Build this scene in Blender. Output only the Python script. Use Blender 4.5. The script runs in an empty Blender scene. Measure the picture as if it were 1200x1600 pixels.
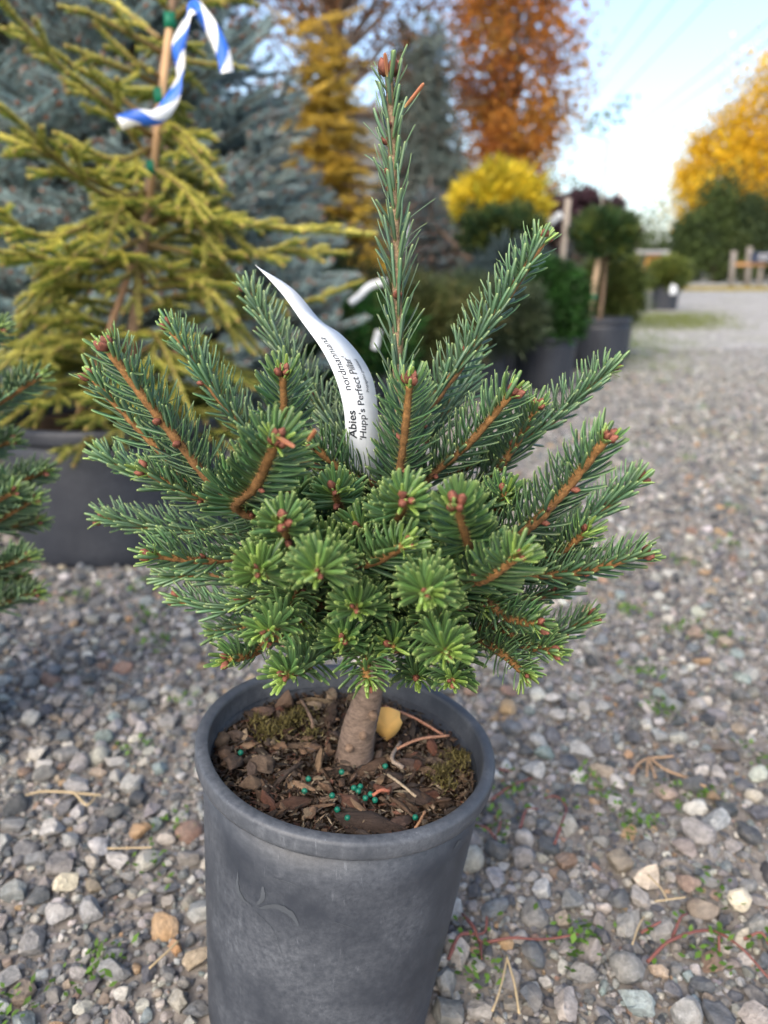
import bpy, math, random
import numpy as np
from mathutils import Vector, Matrix, Quaternion

# ------------------------------------------------------------------ camera, sky, sun, exposure
sc = bpy.context.scene
COL = sc.collection
PITCH = math.radians(17.5)
CAMH = 0.575
FPX = 1200.0                                    # focal length in photograph pixels (1200 x 1600)
cam_d = bpy.data.cameras.new('camera')
cam = bpy.data.objects.new('camera', cam_d); COL.objects.link(cam)
cam_d.sensor_fit = 'VERTICAL'; cam_d.sensor_height = 34.6
cam_d.lens = 34.6 * FPX / 1600.0
cam.location = (0, 0, CAMH)
cam.rotation_euler = (math.pi / 2 - PITCH, 0, 0)
cam_d.clip_start = 0.02; cam_d.clip_end = 2000
cam_d.dof.use_dof = True
cam_d.dof.focus_distance = 0.465
cam_d.dof.aperture_fstop = cam_d.lens / 4.9      # entrance pupil of about 5 mm
sc.camera = cam

SUN_EL, SUN_AZ = math.radians(40.0), math.radians(205.0)   # soft high light from behind the camera
world = bpy.data.worlds.new('World'); sc.world = world
world.use_nodes = True
wn = world.node_tree
sky = wn.nodes.new('ShaderNodeTexSky'); sky.sky_type = 'NISHITA'
sky.sun_disc = False
sky.sun_elevation = SUN_EL; sky.sun_rotation = SUN_AZ
sky.air_density = 1.0; sky.dust_density = 3.0; sky.ozone_density = 1.0
wn.nodes['Background'].inputs[1].default_value = 0.14
wn.links.new(sky.outputs[0], wn.nodes['Background'].inputs[0])
sun_d = bpy.data.lights.new('sun', 'SUN'); sun_d.energy = 1.05; sun_d.angle = math.radians(50)
sun_d.color = (1.0, 0.88, 0.70)
sun = bpy.data.objects.new('sun', sun_d); COL.objects.link(sun)
sdir = Vector((math.sin(SUN_AZ) * math.cos(SUN_EL), math.cos(SUN_AZ) * math.cos(SUN_EL), math.sin(SUN_EL)))
sun.rotation_euler = sdir.to_track_quat('Z', 'Y').to_euler()
sc.view_settings.view_transform = 'Standard'; sc.view_settings.look = 'None'
sc.view_settings.exposure = 1.40; sc.view_settings.gamma = 1.0
sc.view_settings.use_curve_mapping = False
sc.cycles.max_bounces = 6; sc.cycles.transparent_max_bounces = 8
sc.cycles.use_denoising = True

# ------------------------------------------------------------------ helpers
rng = np.random.default_rng(7)
random.seed(7)
UPV = np.array([0, 0, 1.0])

def at(px, py, Y):
    """point of the scene at world distance Y ahead that the photograph shows at pixel (px, py)"""
    x, y = (px - 600) / FPX, -(py - 800) / FPX
    s, c = math.sin(PITCH), math.cos(PITCH)
    d = np.array([x, c + y * s, -s + y * c])
    return np.array([0, 0, CAMH]) + d * (Y / d[1])

def on_ground(px, py, z=0.0):
    x, y = (px - 600) / FPX, -(py - 800) / FPX
    s, c = math.sin(PITCH), math.cos(PITCH)
    d = np.array([x, c + y * s, -s + y * c])
    return np.array([0, 0, CAMH]) + d * ((CAMH - z) / -d[2])

def nrm(v):
    v = np.asarray(v, float)
    return v / (np.linalg.norm(v, axis=-1, keepdims=True) + 1e-12)

def mk_mesh(name, V, faces, col=None, mat=None, smooth=True):
    """V (n,3); faces: list of int arrays (m,k); col (n,3) point colours"""
    me = bpy.data.meshes.new(name)
    V = np.asarray(V, np.float32)
    faces = [np.asarray(f, np.int32) for f in faces if len(f)]
    me.vertices.add(len(V)); me.vertices.foreach_set('co', V.ravel())
    nl = sum(f.size for f in faces); nf = sum(len(f) for f in faces)
    me.loops.add(nl); me.polygons.add(nf)
    me.loops.foreach_set('vertex_index', np.concatenate([f.ravel() for f in faces]))
    tot = np.concatenate([np.full(len(f), f.shape[1], np.int32) for f in faces])
    st = np.concatenate([[0], np.cumsum(tot)[:-1]]).astype(np.int32)
    me.polygons.foreach_set('loop_start', st)
    try: me.polygons.foreach_set('loop_total', tot)
    except Exception: pass
    me.polygons.foreach_set('use_smooth', np.full(nf, smooth))
    if col is not None:
        a = me.color_attributes.new('Col', 'FLOAT_COLOR', 'POINT')
        c4 = np.ones((len(V), 4), np.float32); c4[:, :3] = np.clip(col, 0, 1)
        a.data.foreach_set('color', c4.ravel())
    me.update(calc_edges=True)
    me.validate()
    if mat: me.materials.append(mat)
    return me

def obj(name, me, parent=None, loc=(0, 0, 0), **props):
    o = bpy.data.objects.new(name, me); COL.objects.link(o)
    o.location = loc
    if parent is not None: o.parent = parent
    for k, v in props.items(): o[k] = v
    return o

def thing(name, loc, label, category, group=None):
    o = obj(name, None, loc=tuple(loc)); o.empty_display_size = 0.05
    o['label'] = label; o['category'] = category
    if group: o['group'] = group
    return o

def tag(o, label, category, group=None):
    o['label'] = label; o['category'] = category
    if group: o['group'] = group
    return o

class MB:
    """collects pieces of mesh with colours"""
    def __init__(s): s.V = []; s.F = {}; s.C = []; s.n = 0
    def add(s, V, faces, col=(0.5, 0.5, 0.5)):
        V = np.asarray(V, float)
        col = np.asarray(col, float)
        if col.ndim == 1: col = np.tile(col, (len(V), 1))
        for f in faces:
            f = np.asarray(f, np.int64)
            if len(f): s.F.setdefault(f.shape[1], []).append(f + s.n)
        s.V.append(V); s.C.append(col); s.n += len(V)
    def mesh(s, name, mat, origin=(0, 0, 0), smooth=True):
        V = np.concatenate(s.V) - np.asarray(origin)
        return mk_mesh(name, V, [np.concatenate(v) for v in s.F.values()], np.concatenate(s.C), mat, smooth)

def catmull(P, n):
    P = np.asarray(P, float)
    if len(P) == 2:
        t = np.linspace(0, 1, n)[:, None]; return P[0] * (1 - t) + P[1] * t
    Q = np.vstack([2 * P[0] - P[1], P, 2 * P[-1] - P[-2]])
    seg = np.linspace(0, len(P) - 1 - 1e-9, n); i = seg.astype(int); t = (seg - i)[:, None]
    a, b, c, d = Q[i], Q[i + 1], Q[i + 2], Q[i + 3]
    return 0.5 * (2 * b + (c - a) * t + (2 * a - 5 * b + 4 * c - d) * t ** 2 + (3 * b - a - 3 * c + d) * t ** 3)

def frames(P):
    T = nrm(np.gradient(P, axis=0))
    ref = np.array([0, 0, 1.0]) if abs(T[:, 2]).mean() < 0.9 else np.array([1.0, 0, 0])
    S = nrm(np.cross(T, ref)); N = np.cross(S, T)
    return T, S, N

def tube(mb, P, r, col, seg=8, jit=0.0, cap=True):
    P = np.asarray(P, float); n = len(P)
    r = np.broadcast_to(np.asarray(r, float), (n,))
    T, S, N = frames(P)
    a = np.linspace(0, 2 * np.pi, seg, endpoint=False)
    rr = r[:, None] * (1 + jit * rng.standard_normal((n, seg)))
    V = P[:, None] + rr[..., None] * (np.cos(a)[None, :, None] * S[:, None] + np.sin(a)[None, :, None] * N[:, None])
    V = V.reshape(-1, 3)
    i, j = np.meshgrid(np.arange(n - 1), np.arange(seg), indexing='ij'); j2 = (j + 1) % seg
    F = np.stack([i * seg + j, i * seg + j2, (i + 1) * seg + j2, (i + 1) * seg + j], -1).reshape(-1, 4)
    fs = [F]
    if cap: fs += [np.arange(seg)[None, ::-1], (np.arange(seg) + (n - 1) * seg)[None]]
    col = np.asarray(col, float)
    if col.ndim == 2 and len(col) == n: col = np.repeat(col, seg, 0)
    mb.add(V, fs, col)

def lathe(profile, seg=64):
    pr = np.asarray(profile, float); n = len(pr)
    a = np.linspace(0, 2 * np.pi, seg, endpoint=False)
    V = np.stack([pr[:, 0:1] * np.cos(a), pr[:, 0:1] * np.sin(a), np.repeat(pr[:, 1:2], seg, 1)], -1).reshape(-1, 3)
    i, j = np.meshgrid(np.arange(n - 1), np.arange(seg), indexing='ij'); j2 = (j + 1) % seg
    F = np.stack([i * seg + j, i * seg + j2, (i + 1) * seg + j2, (i + 1) * seg + j], -1).reshape(-1, 4)
    return V, F

# ------------------------------------------------------------------ materials
def new_mat(name):
    m = bpy.data.materials.new(name); m.use_nodes = True
    nt = m.node_tree; return m, nt, nt.nodes['Principled BSDF']

def N(nt, t, **kw):
    n = nt.nodes.new(t)
    for k, v in kw.items(): setattr(n, k, v)
    return n

def noise(nt, vec, scale, detail=4, rough=0.6):
    n = N(nt, 'ShaderNodeTexNoise'); n.inputs['Scale'].default_value = scale
    n.inputs['Detail'].default_value = detail; n.inputs['Roughness'].default_value = rough
    if vec is not None: nt.links.new(vec, n.inputs['Vector'])
    return n

def ramp(nt, fac, stops):
    r = N(nt, 'ShaderNodeValToRGB'); e = r.color_ramp.elements
    while len(e) < len(stops): e.new(0.5)
    for k, (p, c) in enumerate(stops):
        e[k].position = p; e[k].color = (*c, 1) if len(c) == 3 else c
    nt.links.new(fac, r.inputs[0]); return r

def mixc(nt, fac, a, b, mode='MIX'):
    m = N(nt, 'ShaderNodeMix', data_type='RGBA', blend_type=mode)
    if isinstance(fac, (int, float)): m.inputs[0].default_value = fac
    else: nt.links.new(fac, m.inputs[0])
    for s, v in ((6, a), (7, b)):
        if isinstance(v, tuple): m.inputs[s].default_value = (*v, 1)
        else: nt.links.new(v, m.inputs[s])
    return m.outputs[2]

def bump(nt, bsdf, h, strength, dist):
    b = N(nt, 'ShaderNodeBump'); b.inputs['Strength'].default_value = strength; b.inputs['Distance'].default_value = dist
    nt.links.new(h, b.inputs['Height']); nt.links.new(b.outputs[0], bsdf.inputs['Normal']); return b

def foliage_mat(name, rough=0.5, transl=0.2, var=0.25, spec=0.4):
    m, nt, b = new_mat(name)
    at_ = N(nt, 'ShaderNodeAttribute', attribute_name='Col')
    oi = N(nt, 'ShaderNodeObjectInfo')
    mr = N(nt, 'ShaderNodeMapRange'); mr.inputs[3].default_value = 1 - var; mr.inputs[4].default_value = 1 + var
    nt.links.new(oi.outputs['Random'], mr.inputs[0])
    mul = N(nt, 'ShaderNodeVectorMath', operation='SCALE')
    nt.links.new(at_.outputs['Color'], mul.inputs[0]); nt.links.new(mr.outputs[0], mul.inputs['Scale'])
    nt.links.new(mul.outputs[0], b.inputs['Base Color'])
    b.inputs['Roughness'].default_value = rough
    b.inputs['Specular IOR Level'].default_value = spec
    if transl > 0:
        tr = N(nt, 'ShaderNodeBsdfTranslucent'); mx = N(nt, 'ShaderNodeMixShader'); mx.inputs[0].default_value = transl
        nt.links.new(mul.outputs[0], tr.inputs['Color'])
        nt.links.new(b.outputs[0], mx.inputs[1]); nt.links.new(tr.outputs[0], mx.inputs[2])
        nt.links.new(mx.outputs[0], nt.nodes['Material Output'].inputs['Surface'])
    return m

def vcol_mat(name, rough=0.8, nscale=300, amt=0.35, bumpd=0.0006, spec=0.3, stretch=None):
    m, nt, b = new_mat(name)
    at_ = N(nt, 'ShaderNodeAttribute', attribute_name='Col')
    tc = N(nt, 'ShaderNodeTexCoord')
    vec = tc.outputs['Object']
    if stretch:
        mp = N(nt, 'ShaderNodeMapping'); mp.inputs['Scale'].default_value = stretch
        nt.links.new(vec, mp.inputs['Vector']); vec = mp.outputs[0]
    n = noise(nt, vec, nscale, 5, 0.65)
    r = ramp(nt, n.outputs['Fac'], [(0.25, (1 - amt,) * 3), (0.75, (1 + amt,) * 3)])
    c = mixc(nt, 1.0, at_.outputs['Color'], r.outputs[0], 'MULTIPLY')
    nt.links.new(c, b.inputs['Base Color']); b.inputs['Roughness'].default_value = rough
    b.inputs['Specular IOR Level'].default_value = spec
    bump(nt, b, n.outputs['Fac'], 0.6, bumpd)
    return m

def stone_mat(name, nscale=260.0, rough=0.85, dust=0.25):
    """stone or bark coloured by the instance attribute 'scol'"""
    m, nt, b = new_mat(name)
    at_ = N(nt, 'ShaderNodeAttribute', attribute_name='scol', attribute_type='INSTANCER')
    tc = N(nt, 'ShaderNodeTexCoord'); oi = N(nt, 'ShaderNodeObjectInfo')
    ad = N(nt, 'ShaderNodeVectorMath', operation='ADD')
    nt.links.new(tc.outputs['Object'], ad.inputs[0]); nt.links.new(oi.outputs['Random'], ad.inputs[1])
    n1 = noise(nt, ad.outputs[0], nscale, 6, 0.7); n2 = noise(nt, ad.outputs[0], nscale * 0.22, 3, 0.5)
    r = ramp(nt, n1.outputs['Fac'], [(0.3, (0.42,) * 3), (0.5, (0.95,) * 3), (0.72, (1.6,) * 3)])
    c = mixc(nt, 0.8, at_.outputs['Color'], r.outputs[0], 'MULTIPLY')
    r2 = ramp(nt, n2.outputs['Fac'], [(0.42, (0, 0, 0)), (0.7, (1, 1, 1))])
    f = N(nt, 'ShaderNodeMath', operation='MULTIPLY'); f.inputs[1].default_value = dust
    nt.links.new(r2.outputs[0], f.inputs[0])
    c = mixc(nt, f.outputs[0], c, (0.36, 0.33, 0.29))
    nt.links.new(c, b.inputs['Base Color']); b.inputs['Roughness'].default_value = rough
    b.inputs['Specular IOR Level'].default_value = 0.3
    bump(nt, b, n1.outputs['Fac'], 0.5, 0.05)
    return m

def plain_mat(name, color, rough=0.6, spec=0.4):
    m, nt, b = new_mat(name)
    n = noise(nt, N(nt, 'ShaderNodeTexCoord').outputs['Object'], 40, 4)
    r = ramp(nt, n.outputs['Fac'], [(0.3, tuple(0.82 * c for c in color)), (0.7, tuple(min(1, 1.15 * c) for c in color))])
    nt.links.new(r.outputs[0], b.inputs['Base Color']); b.inputs['Roughness'].default_value = rough
    b.inputs['Specular IOR Level'].default_value = spec
    return m

def pot_mat(name, base, scuff, amount, scale=1.0):
    m, nt, b = new_mat(name)
    tc = N(nt, 'ShaderNodeTexCoord'); v = tc.outputs['Object']
    big = noise(nt, v, 14 / scale, 5, 0.62); fine = noise(nt, v, 220 / scale, 4, 0.7)
    mp = N(nt, 'ShaderNodeMapping'); mp.inputs['Scale'].default_value = (60 / scale, 60 / scale, 9 / scale); mp.inputs['Rotation'].default_value = (0.5, 0.4, 0.3)
    nt.links.new(v, mp.inputs['Vector']); scr = noise(nt, mp.outputs[0], 6, 5, 0.75)
    a = ramp(nt, big.outputs['Fac'], [(0.36, (0, 0, 0)), (0.72, (1, 1, 1))])
    s = ramp(nt, scr.outputs['Fac'], [(0.60, (0, 0, 0)), (0.74, (1, 1, 1))])
    f1 = mixc(nt, 1.0, a.outputs[0], ramp(nt, fine.outputs['Fac'], [(0.35, (0.25,) * 3), (0.7, (1, 1, 1))]).outputs[0], 'MULTIPLY')
    f2 = mixc(nt, 1.0, s.outputs[0], a.outputs[0], 'MULTIPLY')
    c = mixc(nt, 1.0, base, base)
    k1 = N(nt, 'ShaderNodeMath', operation='MULTIPLY'); k1.inputs[1].default_value = amount; nt.links.new(f1, k1.inputs[0])
    c = mixc(nt, k1.outputs[0], base, scuff)
    k2 = N(nt, 'ShaderNodeMath', operation='MULTIPLY'); k2.inputs[1].default_value = amount * 0.9; nt.links.new(f2, k2.inputs[0])
    c = mixc(nt, k2.outputs[0], c, tuple(min(1, 1.5 * x) for x in scuff))
    nt.links.new(c, b.inputs['Base Color'])
    rr = N(nt, 'ShaderNodeMapRange'); rr.inputs[3].default_value = 0.42; rr.inputs[4].default_value = 0.68
    nt.links.new(big.outputs['Fac'], rr.inputs[0]); nt.links.new(rr.outputs[0], b.inputs['Roughness'])
    bump(nt, b, fine.outputs['Fac'], 0.12, 0.001)
    return m, nt, b, c

M_NEEDLE = foliage_mat('fir_needle', 0.36, 0.10, 0.12, 0.6)
M_FOL = foliage_mat('foliage', 0.55, 0.25, 0.18, 0.3)
M_LEAF = foliage_mat('broad_leaf', 0.6, 0.4, 0.1, 0.2)
M_STEM = vcol_mat('shoot_bark', 0.8, 650, 0.6, 0.0010)
M_BARK = vcol_mat('trunk_bark', 0.85, 160, 0.5, 0.002, 0.2, (1, 1, 2.6))
M_BUD = vcol_mat('bud_scale', 0.6, 1200, 0.35, 0.0003)
M_WOOD = vcol_mat('stake_wood', 0.8, 60, 0.3, 0.001, 0.2, (1, 1, 0.08))
M_STONE = stone_mat('gravel_stone', 2.4, 0.8, 0.35)
M_CHIP = stone_mat('bark_chip', 2.2, 0.8, 0.06)
# ------------------------------------------------------------------ ground and gravel
def rock_mesh(name, mat, planes, cut, flat=1.0, sub=2, seed=0, rough=0.03, sharp=0):
    r = np.random.default_rng(seed)
    import bmesh
    bm = bmesh.new(); bmesh.ops.create_icosphere(bm, subdivisions=sub, radius=1.0)
    V = np.array([v.co[:] for v in bm.verts]); F = np.array([[v.index for v in f.verts] for f in bm.faces]); bm.free()
    for _ in range(planes):
        n = nrm(r.standard_normal(3)); d = r.uniform(*cut)
        over = V @ n - d; V = V - np.clip(over, 0, None)[:, None] * n
    ph = r.uniform(0, 6, (3, 3)); fr = r.uniform(1.5, 3.5, (3, 3))
    for k in range(3):
        V = V * (1 + rough * np.sin(V @ fr[k] * 2 + ph[k, 0]))[:, None]
    V = V / np.abs(V).max(0); V[:, 2] *= flat
    me = mk_mesh(name, V, [F], None, mat, True)
    if sharp: me.set_sharp_from_angle(angle=sharp)
    return me

PALETTE = [((0.20, 0.205, 0.21), 22), ((0.29, 0.285, 0.28), 20), ((0.40, 0.395, 0.385), 15), ((0.085, 0.095, 0.11), 20),
           ((0.15, 0.17, 0.19), 12), ((0.45, 0.43, 0.385), 9), ((0.56, 0.54, 0.49), 7), ((0.33, 0.27, 0.21), 4),
           ((0.42, 0.28, 0.16), 2.5), ((0.30, 0.20, 0.15), 3), ((0.60, 0.59, 0.56), 2), ((0.25, 0.30, 0.30), 4), ((0.36, 0.325, 0.295), 6)]
PC = np.array([p[0] for p in PALETTE]); PW = np.array([p[1] for p in PALETTE], float); PW /= PW.sum()
def stone_cols(n, r=rng):
    c = PC[r.choice(len(PC), n, p=PW)] * r.uniform(0.6, 1.22, (n, 1)) * (1 + 0.025 * r.standard_normal((n, 3)))
    return np.clip(c, 0.03, 0.8)

def hnoise(x, y):
    return (np.sin(x * 7.1 + 1.3) * np.sin(y * 6.3 + 0.4) + 0.6 * np.sin(x * 15.7 + y * 11.1) + 0.4 * np.sin(x * 31 - y * 27 + 2)) / 2.0
def ground_h(x, y):
    d = np.hypot(x - POT_BASE[0], y - POT_BASE[1]); w = np.clip((d - 0.10) / 0.10, 0, 1) * np.clip((14 - y) / 6, 0, 1)
    return w * (0.006 * hnoise(x, y) + 0.004 * hnoise(x * 2.7 + 3, y * 2.5)) - 0.001

# the main pot's place (needed by the ground)
R_POT, H_POT = 0.108, 0.238
TILT, TILTX = math.radians(6.4), math.radians(0.3)
RM = np.array(Matrix.Rotation(TILT, 3, 'Y') @ Matrix.Rotation(TILTX, 3, 'X'))
def by_depth(px, py, z):
    x, y = (px - 600) / FPX, -(py - 800) / FPX
    s, c = math.sin(PITCH), math.cos(PITCH)
    return np.array([0, 0, CAMH]) + z * np.array([x, c + y * s, -s + y * c])
RIM_C = by_depth(543.5, 1152, 0.5595)
TAX = RM @ np.array([0, 0, 1.0])
POT_BASE = RIM_C - TAX * (RIM_C[2] / TAX[2]); H_POT = RIM_C[2] / TAX[2]
GZ = 0.0

def build_ground():
    # one sheet: fine near the camera, coarse out to the horizon
    xs = np.concatenate([-np.geomspace(900, 2.6, 14), np.linspace(-2.4, 2.4, 161), np.geomspace(2.6, 900, 14)])
    ys = np.concatenate([[-60, -10, -2, -0.5], np.linspace(0.0, 5.0, 161), np.geomspace(5.2, 1500, 26)])
    X, Y = np.meshgrid(xs, ys, indexing='xy')
    Z = ground_h(X, Y)
    V = np.stack([X, Y, Z], -1).reshape(-1, 3); nx = len(xs); ny = len(ys)
    i, j = np.meshgrid(np.arange(ny - 1), np.arange(nx - 1), indexing='ij')
    F = np.stack([i * nx + j, i * nx + j + 1, (i + 1) * nx + j + 1, (i + 1) * nx + j], -1).reshape(-1, 4)
    m, nt, b = new_mat('gravel_dirt')
    g = N(nt, 'ShaderNodeNewGeometry'); v = g.outputs['Position']
    n1 = noise(nt, v, 3.0, 5, 0.6); n2 = noise(nt, v, 90, 5, 0.7)
    dirt = ramp(nt, n2.outputs['Fac'], [(0.25, (0.10, 0.09, 0.08)), (0.5, (0.21, 0.19, 0.17)), (0.75, (0.33, 0.31, 0.28))])
    vor = N(nt, 'ShaderNodeTexVoronoi'); vor.inputs['Scale'].default_value = 55; nt.links.new(v, vor.inputs['Vector'])
    sep = N(nt, 'ShaderNodeSeparateColor'); nt.links.new(vor.outputs['Color'], sep.inputs[0])
    peb = ramp(nt, sep.outputs[0], [(0.0, (0.12, 0.125, 0.135)), (0.35, (0.26, 0.255, 0.25)), (0.65, (0.38, 0.36, 0.33)), (0.95, (0.56, 0.54, 0.49))])
    sx = N(nt, 'ShaderNodeSeparateXYZ'); nt.links.new(v, sx.inputs[0])
    far = N(nt, 'ShaderNodeMapRange'); far.inputs[1].default_value = 1.8; far.inputs[2].default_value = 4.5; nt.links.new(sx.outputs[1], far.inputs[0])
    c = mixc(nt, far.outputs[0], dirt.outputs[0], peb.outputs[0])
    # thin moss and grass where it grows on the lot
    n3 = noise(nt, v, 1.1, 4, 0.6)
    ms = ramp(nt, n3.outputs['Fac'], [(0.52, (0, 0, 0)), (0.68, (1, 1, 1))])
    mf = N(nt, 'ShaderNodeMath', operation='MULTIPLY'); mf.inputs[1].default_value = 0.45; nt.links.new(ms.outputs[0], mf.inputs[0])
    mg = N(nt, 'ShaderNodeMath', operation='MULTIPLY'); nt.links.new(mf.outputs[0], mg.inputs[0])
    nr = N(nt, 'ShaderNodeMapRange'); nr.inputs[1].default_value = 1.2; nr.inputs[2].default_value = 2.2; nt.links.new(sx.outputs[1], nr.inputs[0])
    nt.links.new(nr.outputs[0], mg.inputs[1])
    c = mixc(nt, mg.outputs[0], c, (0.14, 0.16, 0.05))
    nt.links.new(c, b.inputs['Base Color']); b.inputs['Roughness'].default_value = 0.95; b.inputs['Specular IOR Level'].default_value = 0.15
    bump(nt, b, n2.outputs['Fac'], 0.5, 0.004)
    return obj('ground', mk_mesh('ground', V, [F], None, m, True), kind='structure')

GROUND = build_ground()

stone_src = [rock_mesh('stone_shape', M_STONE, 15, (0.38, 0.72), 1.0, 2, 20 + k, 0.02, 0.5) for k in range(9)] + \
            [rock_mesh('pebble_shape', M_STONE, 9, (0.5, 0.85), 1.0, 2, 40 + k, 0.04, 0.75) for k in range(4)]

def inside_pots(x, y, extra=0.0):
    k = np.hypot(x - POT_BASE[0], y - POT_BASE[1]) < 0.094 + extra
    for (cx, cy, r) in POT_FOOT:
        k |= np.hypot(x - cx, y - cy) < r + extra
    return k
POT_FOOT = []

def throw(n, rmin, rmax, y0, y1, grid, cell, sep, power=2.0):
    """non-overlapping stones, largest first"""
    out = []
    rr = rmin + (rmax - rmin) * rng.random(n) ** power
    rr.sort(); rr = rr[::-1]
    u = rng.random(n)
    ys = y0 + (y1 - y0) * u
    hw = 0.20 + 0.56 * ys
    xs = rng.uniform(-1, 1, n) * hw
    bad = inside_pots(xs, ys, 0.004)
    for x, y, r, kx in zip(xs, ys, rr, bad):
        if kx: continue
        gx, gy = int(x // cell), int(y // cell); ok = True
        for a in (-1, 0, 1):
            for b_ in (-1, 0, 1):
                for (X, Y, R) in grid.get((gx + a, gy + b_), ()):
                    if (X - x) ** 2 + (Y - y) ** 2 < (sep * (R + r)) ** 2: ok = False; break
                if not ok: break
            if not ok: break
        if ok:
            grid.setdefault((gx, gy), []).append((x, y, r)); out.append((x, y, r))
    return out

def build_gravel():
    grid = {}; cell = 0.036
    # stones that stand out in the photograph: pixel, half width in pixels, height ratio, colour
    named = [(1013, 1372, 31, 0.75, (0.55, 0.47, 0.38)), (1155, 1411, 24, 0.9, (0.66, 0.60, 0.47)), (100, 1392, 23, 0.9, (0.58, 0.53, 0.40)),
             (150, 1432, 28, 0.8, (0.27, 0.275, 0.285)), (998, 1577, 27, 0.9, (0.28, 0.34, 0.35)), (848, 1388, 18, 0.9, (0.46, 0.47, 0.47)),
             (965, 1402, 20, 0.8, (0.13, 0.14, 0.15)), (1090, 1303, 28, 0.6, (0.30, 0.285, 0.28)), (1115, 1290, 25, 0.5, (0.30, 0.32, 0.33)),
             (1085, 1265, 20, 0.6, (0.56, 0.55, 0.50)), (838, 1203, 22, 0.7, (0.52, 0.50, 0.46)), (912, 1527, 26, 0.8, (0.22, 0.22, 0.22)),
             (60, 1346, 22, 0.6, (0.19, 0.20, 0.21)), (275, 1480, 17, 0.8, (0.46, 0.27, 0.14)), (280, 1565, 20, 0.9, (0.36, 0.34, 0.29)),
             (195, 1555, 18, 0.8, (0.42, 0.41, 0.38)), (125, 1520, 20, 0.7, (0.27, 0.26, 0.26)), (185, 1490, 22, 0.5, (0.18, 0.19, 0.20)),
             (1160, 1466, 20, 1.0, (0.40, 0.37, 0.30)), (745, 1578, 24, 0.7, (0.27, 0.26, 0.25)), (25, 1400, 24, 0.8, (0.22, 0.24, 0.24)),
             (115, 1320, 21, 0.6, (0.30, 0.31, 0.31)), (20, 1290, 22, 0.6, (0.17, 0.18, 0.19)), (100, 1265, 20, 0.5, (0.13, 0.135, 0.15)),
             (1030, 1520, 16, 0.7, (0.46, 0.36, 0.27)), (150, 1355, 15, 0.9, (0.36, 0.33, 0.29)), (940, 1390, 15, 0.9, (0.17, 0.18, 0.20)),
             (1180, 1250, 18, 0.7, (0.5, 0.46, 0.38)), (870, 1120, 18, 0.6, (0.42, 0.40, 0.37)), (60, 1180, 18, 0.7, (0.5, 0.48, 0.44))]
    stones = []
    for (px, py, hw, zr, c) in named:
        p = on_ground(px, py + 6, 0.0); d = np.linalg.norm(p - np.array([0, 0, CAMH])); fz = (p[1] * math.cos(PITCH) + CAMH * math.sin(PITCH))
        r = hw * fz / FPX
        grid.setdefault((int(p[0] // cell), int(p[1] // cell)), []).append((p[0], p[1], r)); stones.append((p[0], p[1], r, zr, c))
    big = throw(5200, 0.0075, 0.0165, 0.36, 1.75, grid, cell, 0.74, 2.0)
    mid = throw(26000, 0.0038, 0.0078, 0.36, 1.75, grid, cell, 0.68, 1.6)
    far = throw(16000, 0.0070, 0.0150, 1.75, 4.6, grid, cell, 0.80, 2.0)
    def score(s):   # size in the picture
        return s[2] / (s[1] * math.cos(PITCH) + CAMH * math.sin(PITCH))
    def seen(s):
        h = abs(s[0]) < 0.49 * (s[1] * math.cos(PITCH) + CAMH * math.sin(PITCH)) and s[1] > 0.455
        hid = abs(s[0] - POT_BASE[0]) < 0.11 and 0.40 < s[1] < 0.9
        return h and not hid
    order = sorted(big, key=score, reverse=True)
    pick = [s for s in order if seen(s)][:300 - len(stones)]
    ids = set(id(s) for s in pick)
    for k, s in enumerate(stones + pick):
        me = stone_src[rng.integers(len(stone_src))]
        c = s[4] if len(s) == 5 else tuple(stone_cols(1)[0]); zr = s[3] if len(s) == 5 else rng.uniform(0.45, 0.85)
        r = s[2]
        o = obj('stone', me, GROUND, (s[0], s[1], float(ground_h(s[0], s[1])) + r * zr * 0.62))
        o.scale = (r, r * rng.uniform(0.65, 1.0), r * zr); o.rotation_euler = (rng.normal(0, 0.2), rng.normal(0, 0.2), rng.uniform(0, 6.28) if len(s) < 5 else rng.normal(0, 0.4))
        o['scol'] = [float(x) for x in c]
    rest = [s for s in big if id(s) not in ids] + mid + far
    # small grit that fills the joints
    n = 46000; ys = 0.36 + 1.5 * rng.random(n); xs = rng.uniform(-1, 1, n) * (0.2 + 0.56 * ys)
    keep = (hnoise(xs * 0.6 + 5, ys * 0.7 + 1) > -0.62 + 0.25 * rng.standard_normal(n)) & ~inside_pots(xs, ys, 0.002)
    xs, ys = xs[keep], ys[keep]; gr = rng.uniform(0.0013, 0.0040, len(xs))
    n = 26000; fy = 1.8 + 4.2 * rng.random(n) ** 0.8; fx = rng.uniform(-1, 1, n) * (0.2 + 0.56 * fy)
    keep = ~inside_pots(fx, fy, 0.004); fx, fy = fx[keep], fy[keep]; fr = rng.uniform(0.004, 0.009, len(fx))
    A = np.array(rest); X = np.concatenate([A[:, 0], xs, fx]); Y = np.concatenate([A[:, 1], ys, fy]); R = np.concatenate([A[:, 2], gr, fr])
    n = len(X); zr = rng.uniform(0.45, 0.9, n)
    Z = ground_h(X, Y) + R * zr * rng.uniform(0.35, 0.75, n)
    sca = np.stack([R, R * rng.uniform(0.6, 1.0, n), R * zr], -1)
    rot = np.stack([rng.normal(0, 0.28, n), rng.normal(0, 0.28, n), rng.uniform(0, 6.283, n)], -1)
    me = bpy.data.meshes.new('gravel'); me.vertices.add(n); me.vertices.foreach_set('co', np.stack([X, Y, Z], -1).astype(np.float32).ravel())
    def attr(name, typ, data, key):
        a = me.attributes.new(name, typ, 'POINT'); a.data.foreach_set(key, np.ascontiguousarray(data).ravel())
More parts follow.
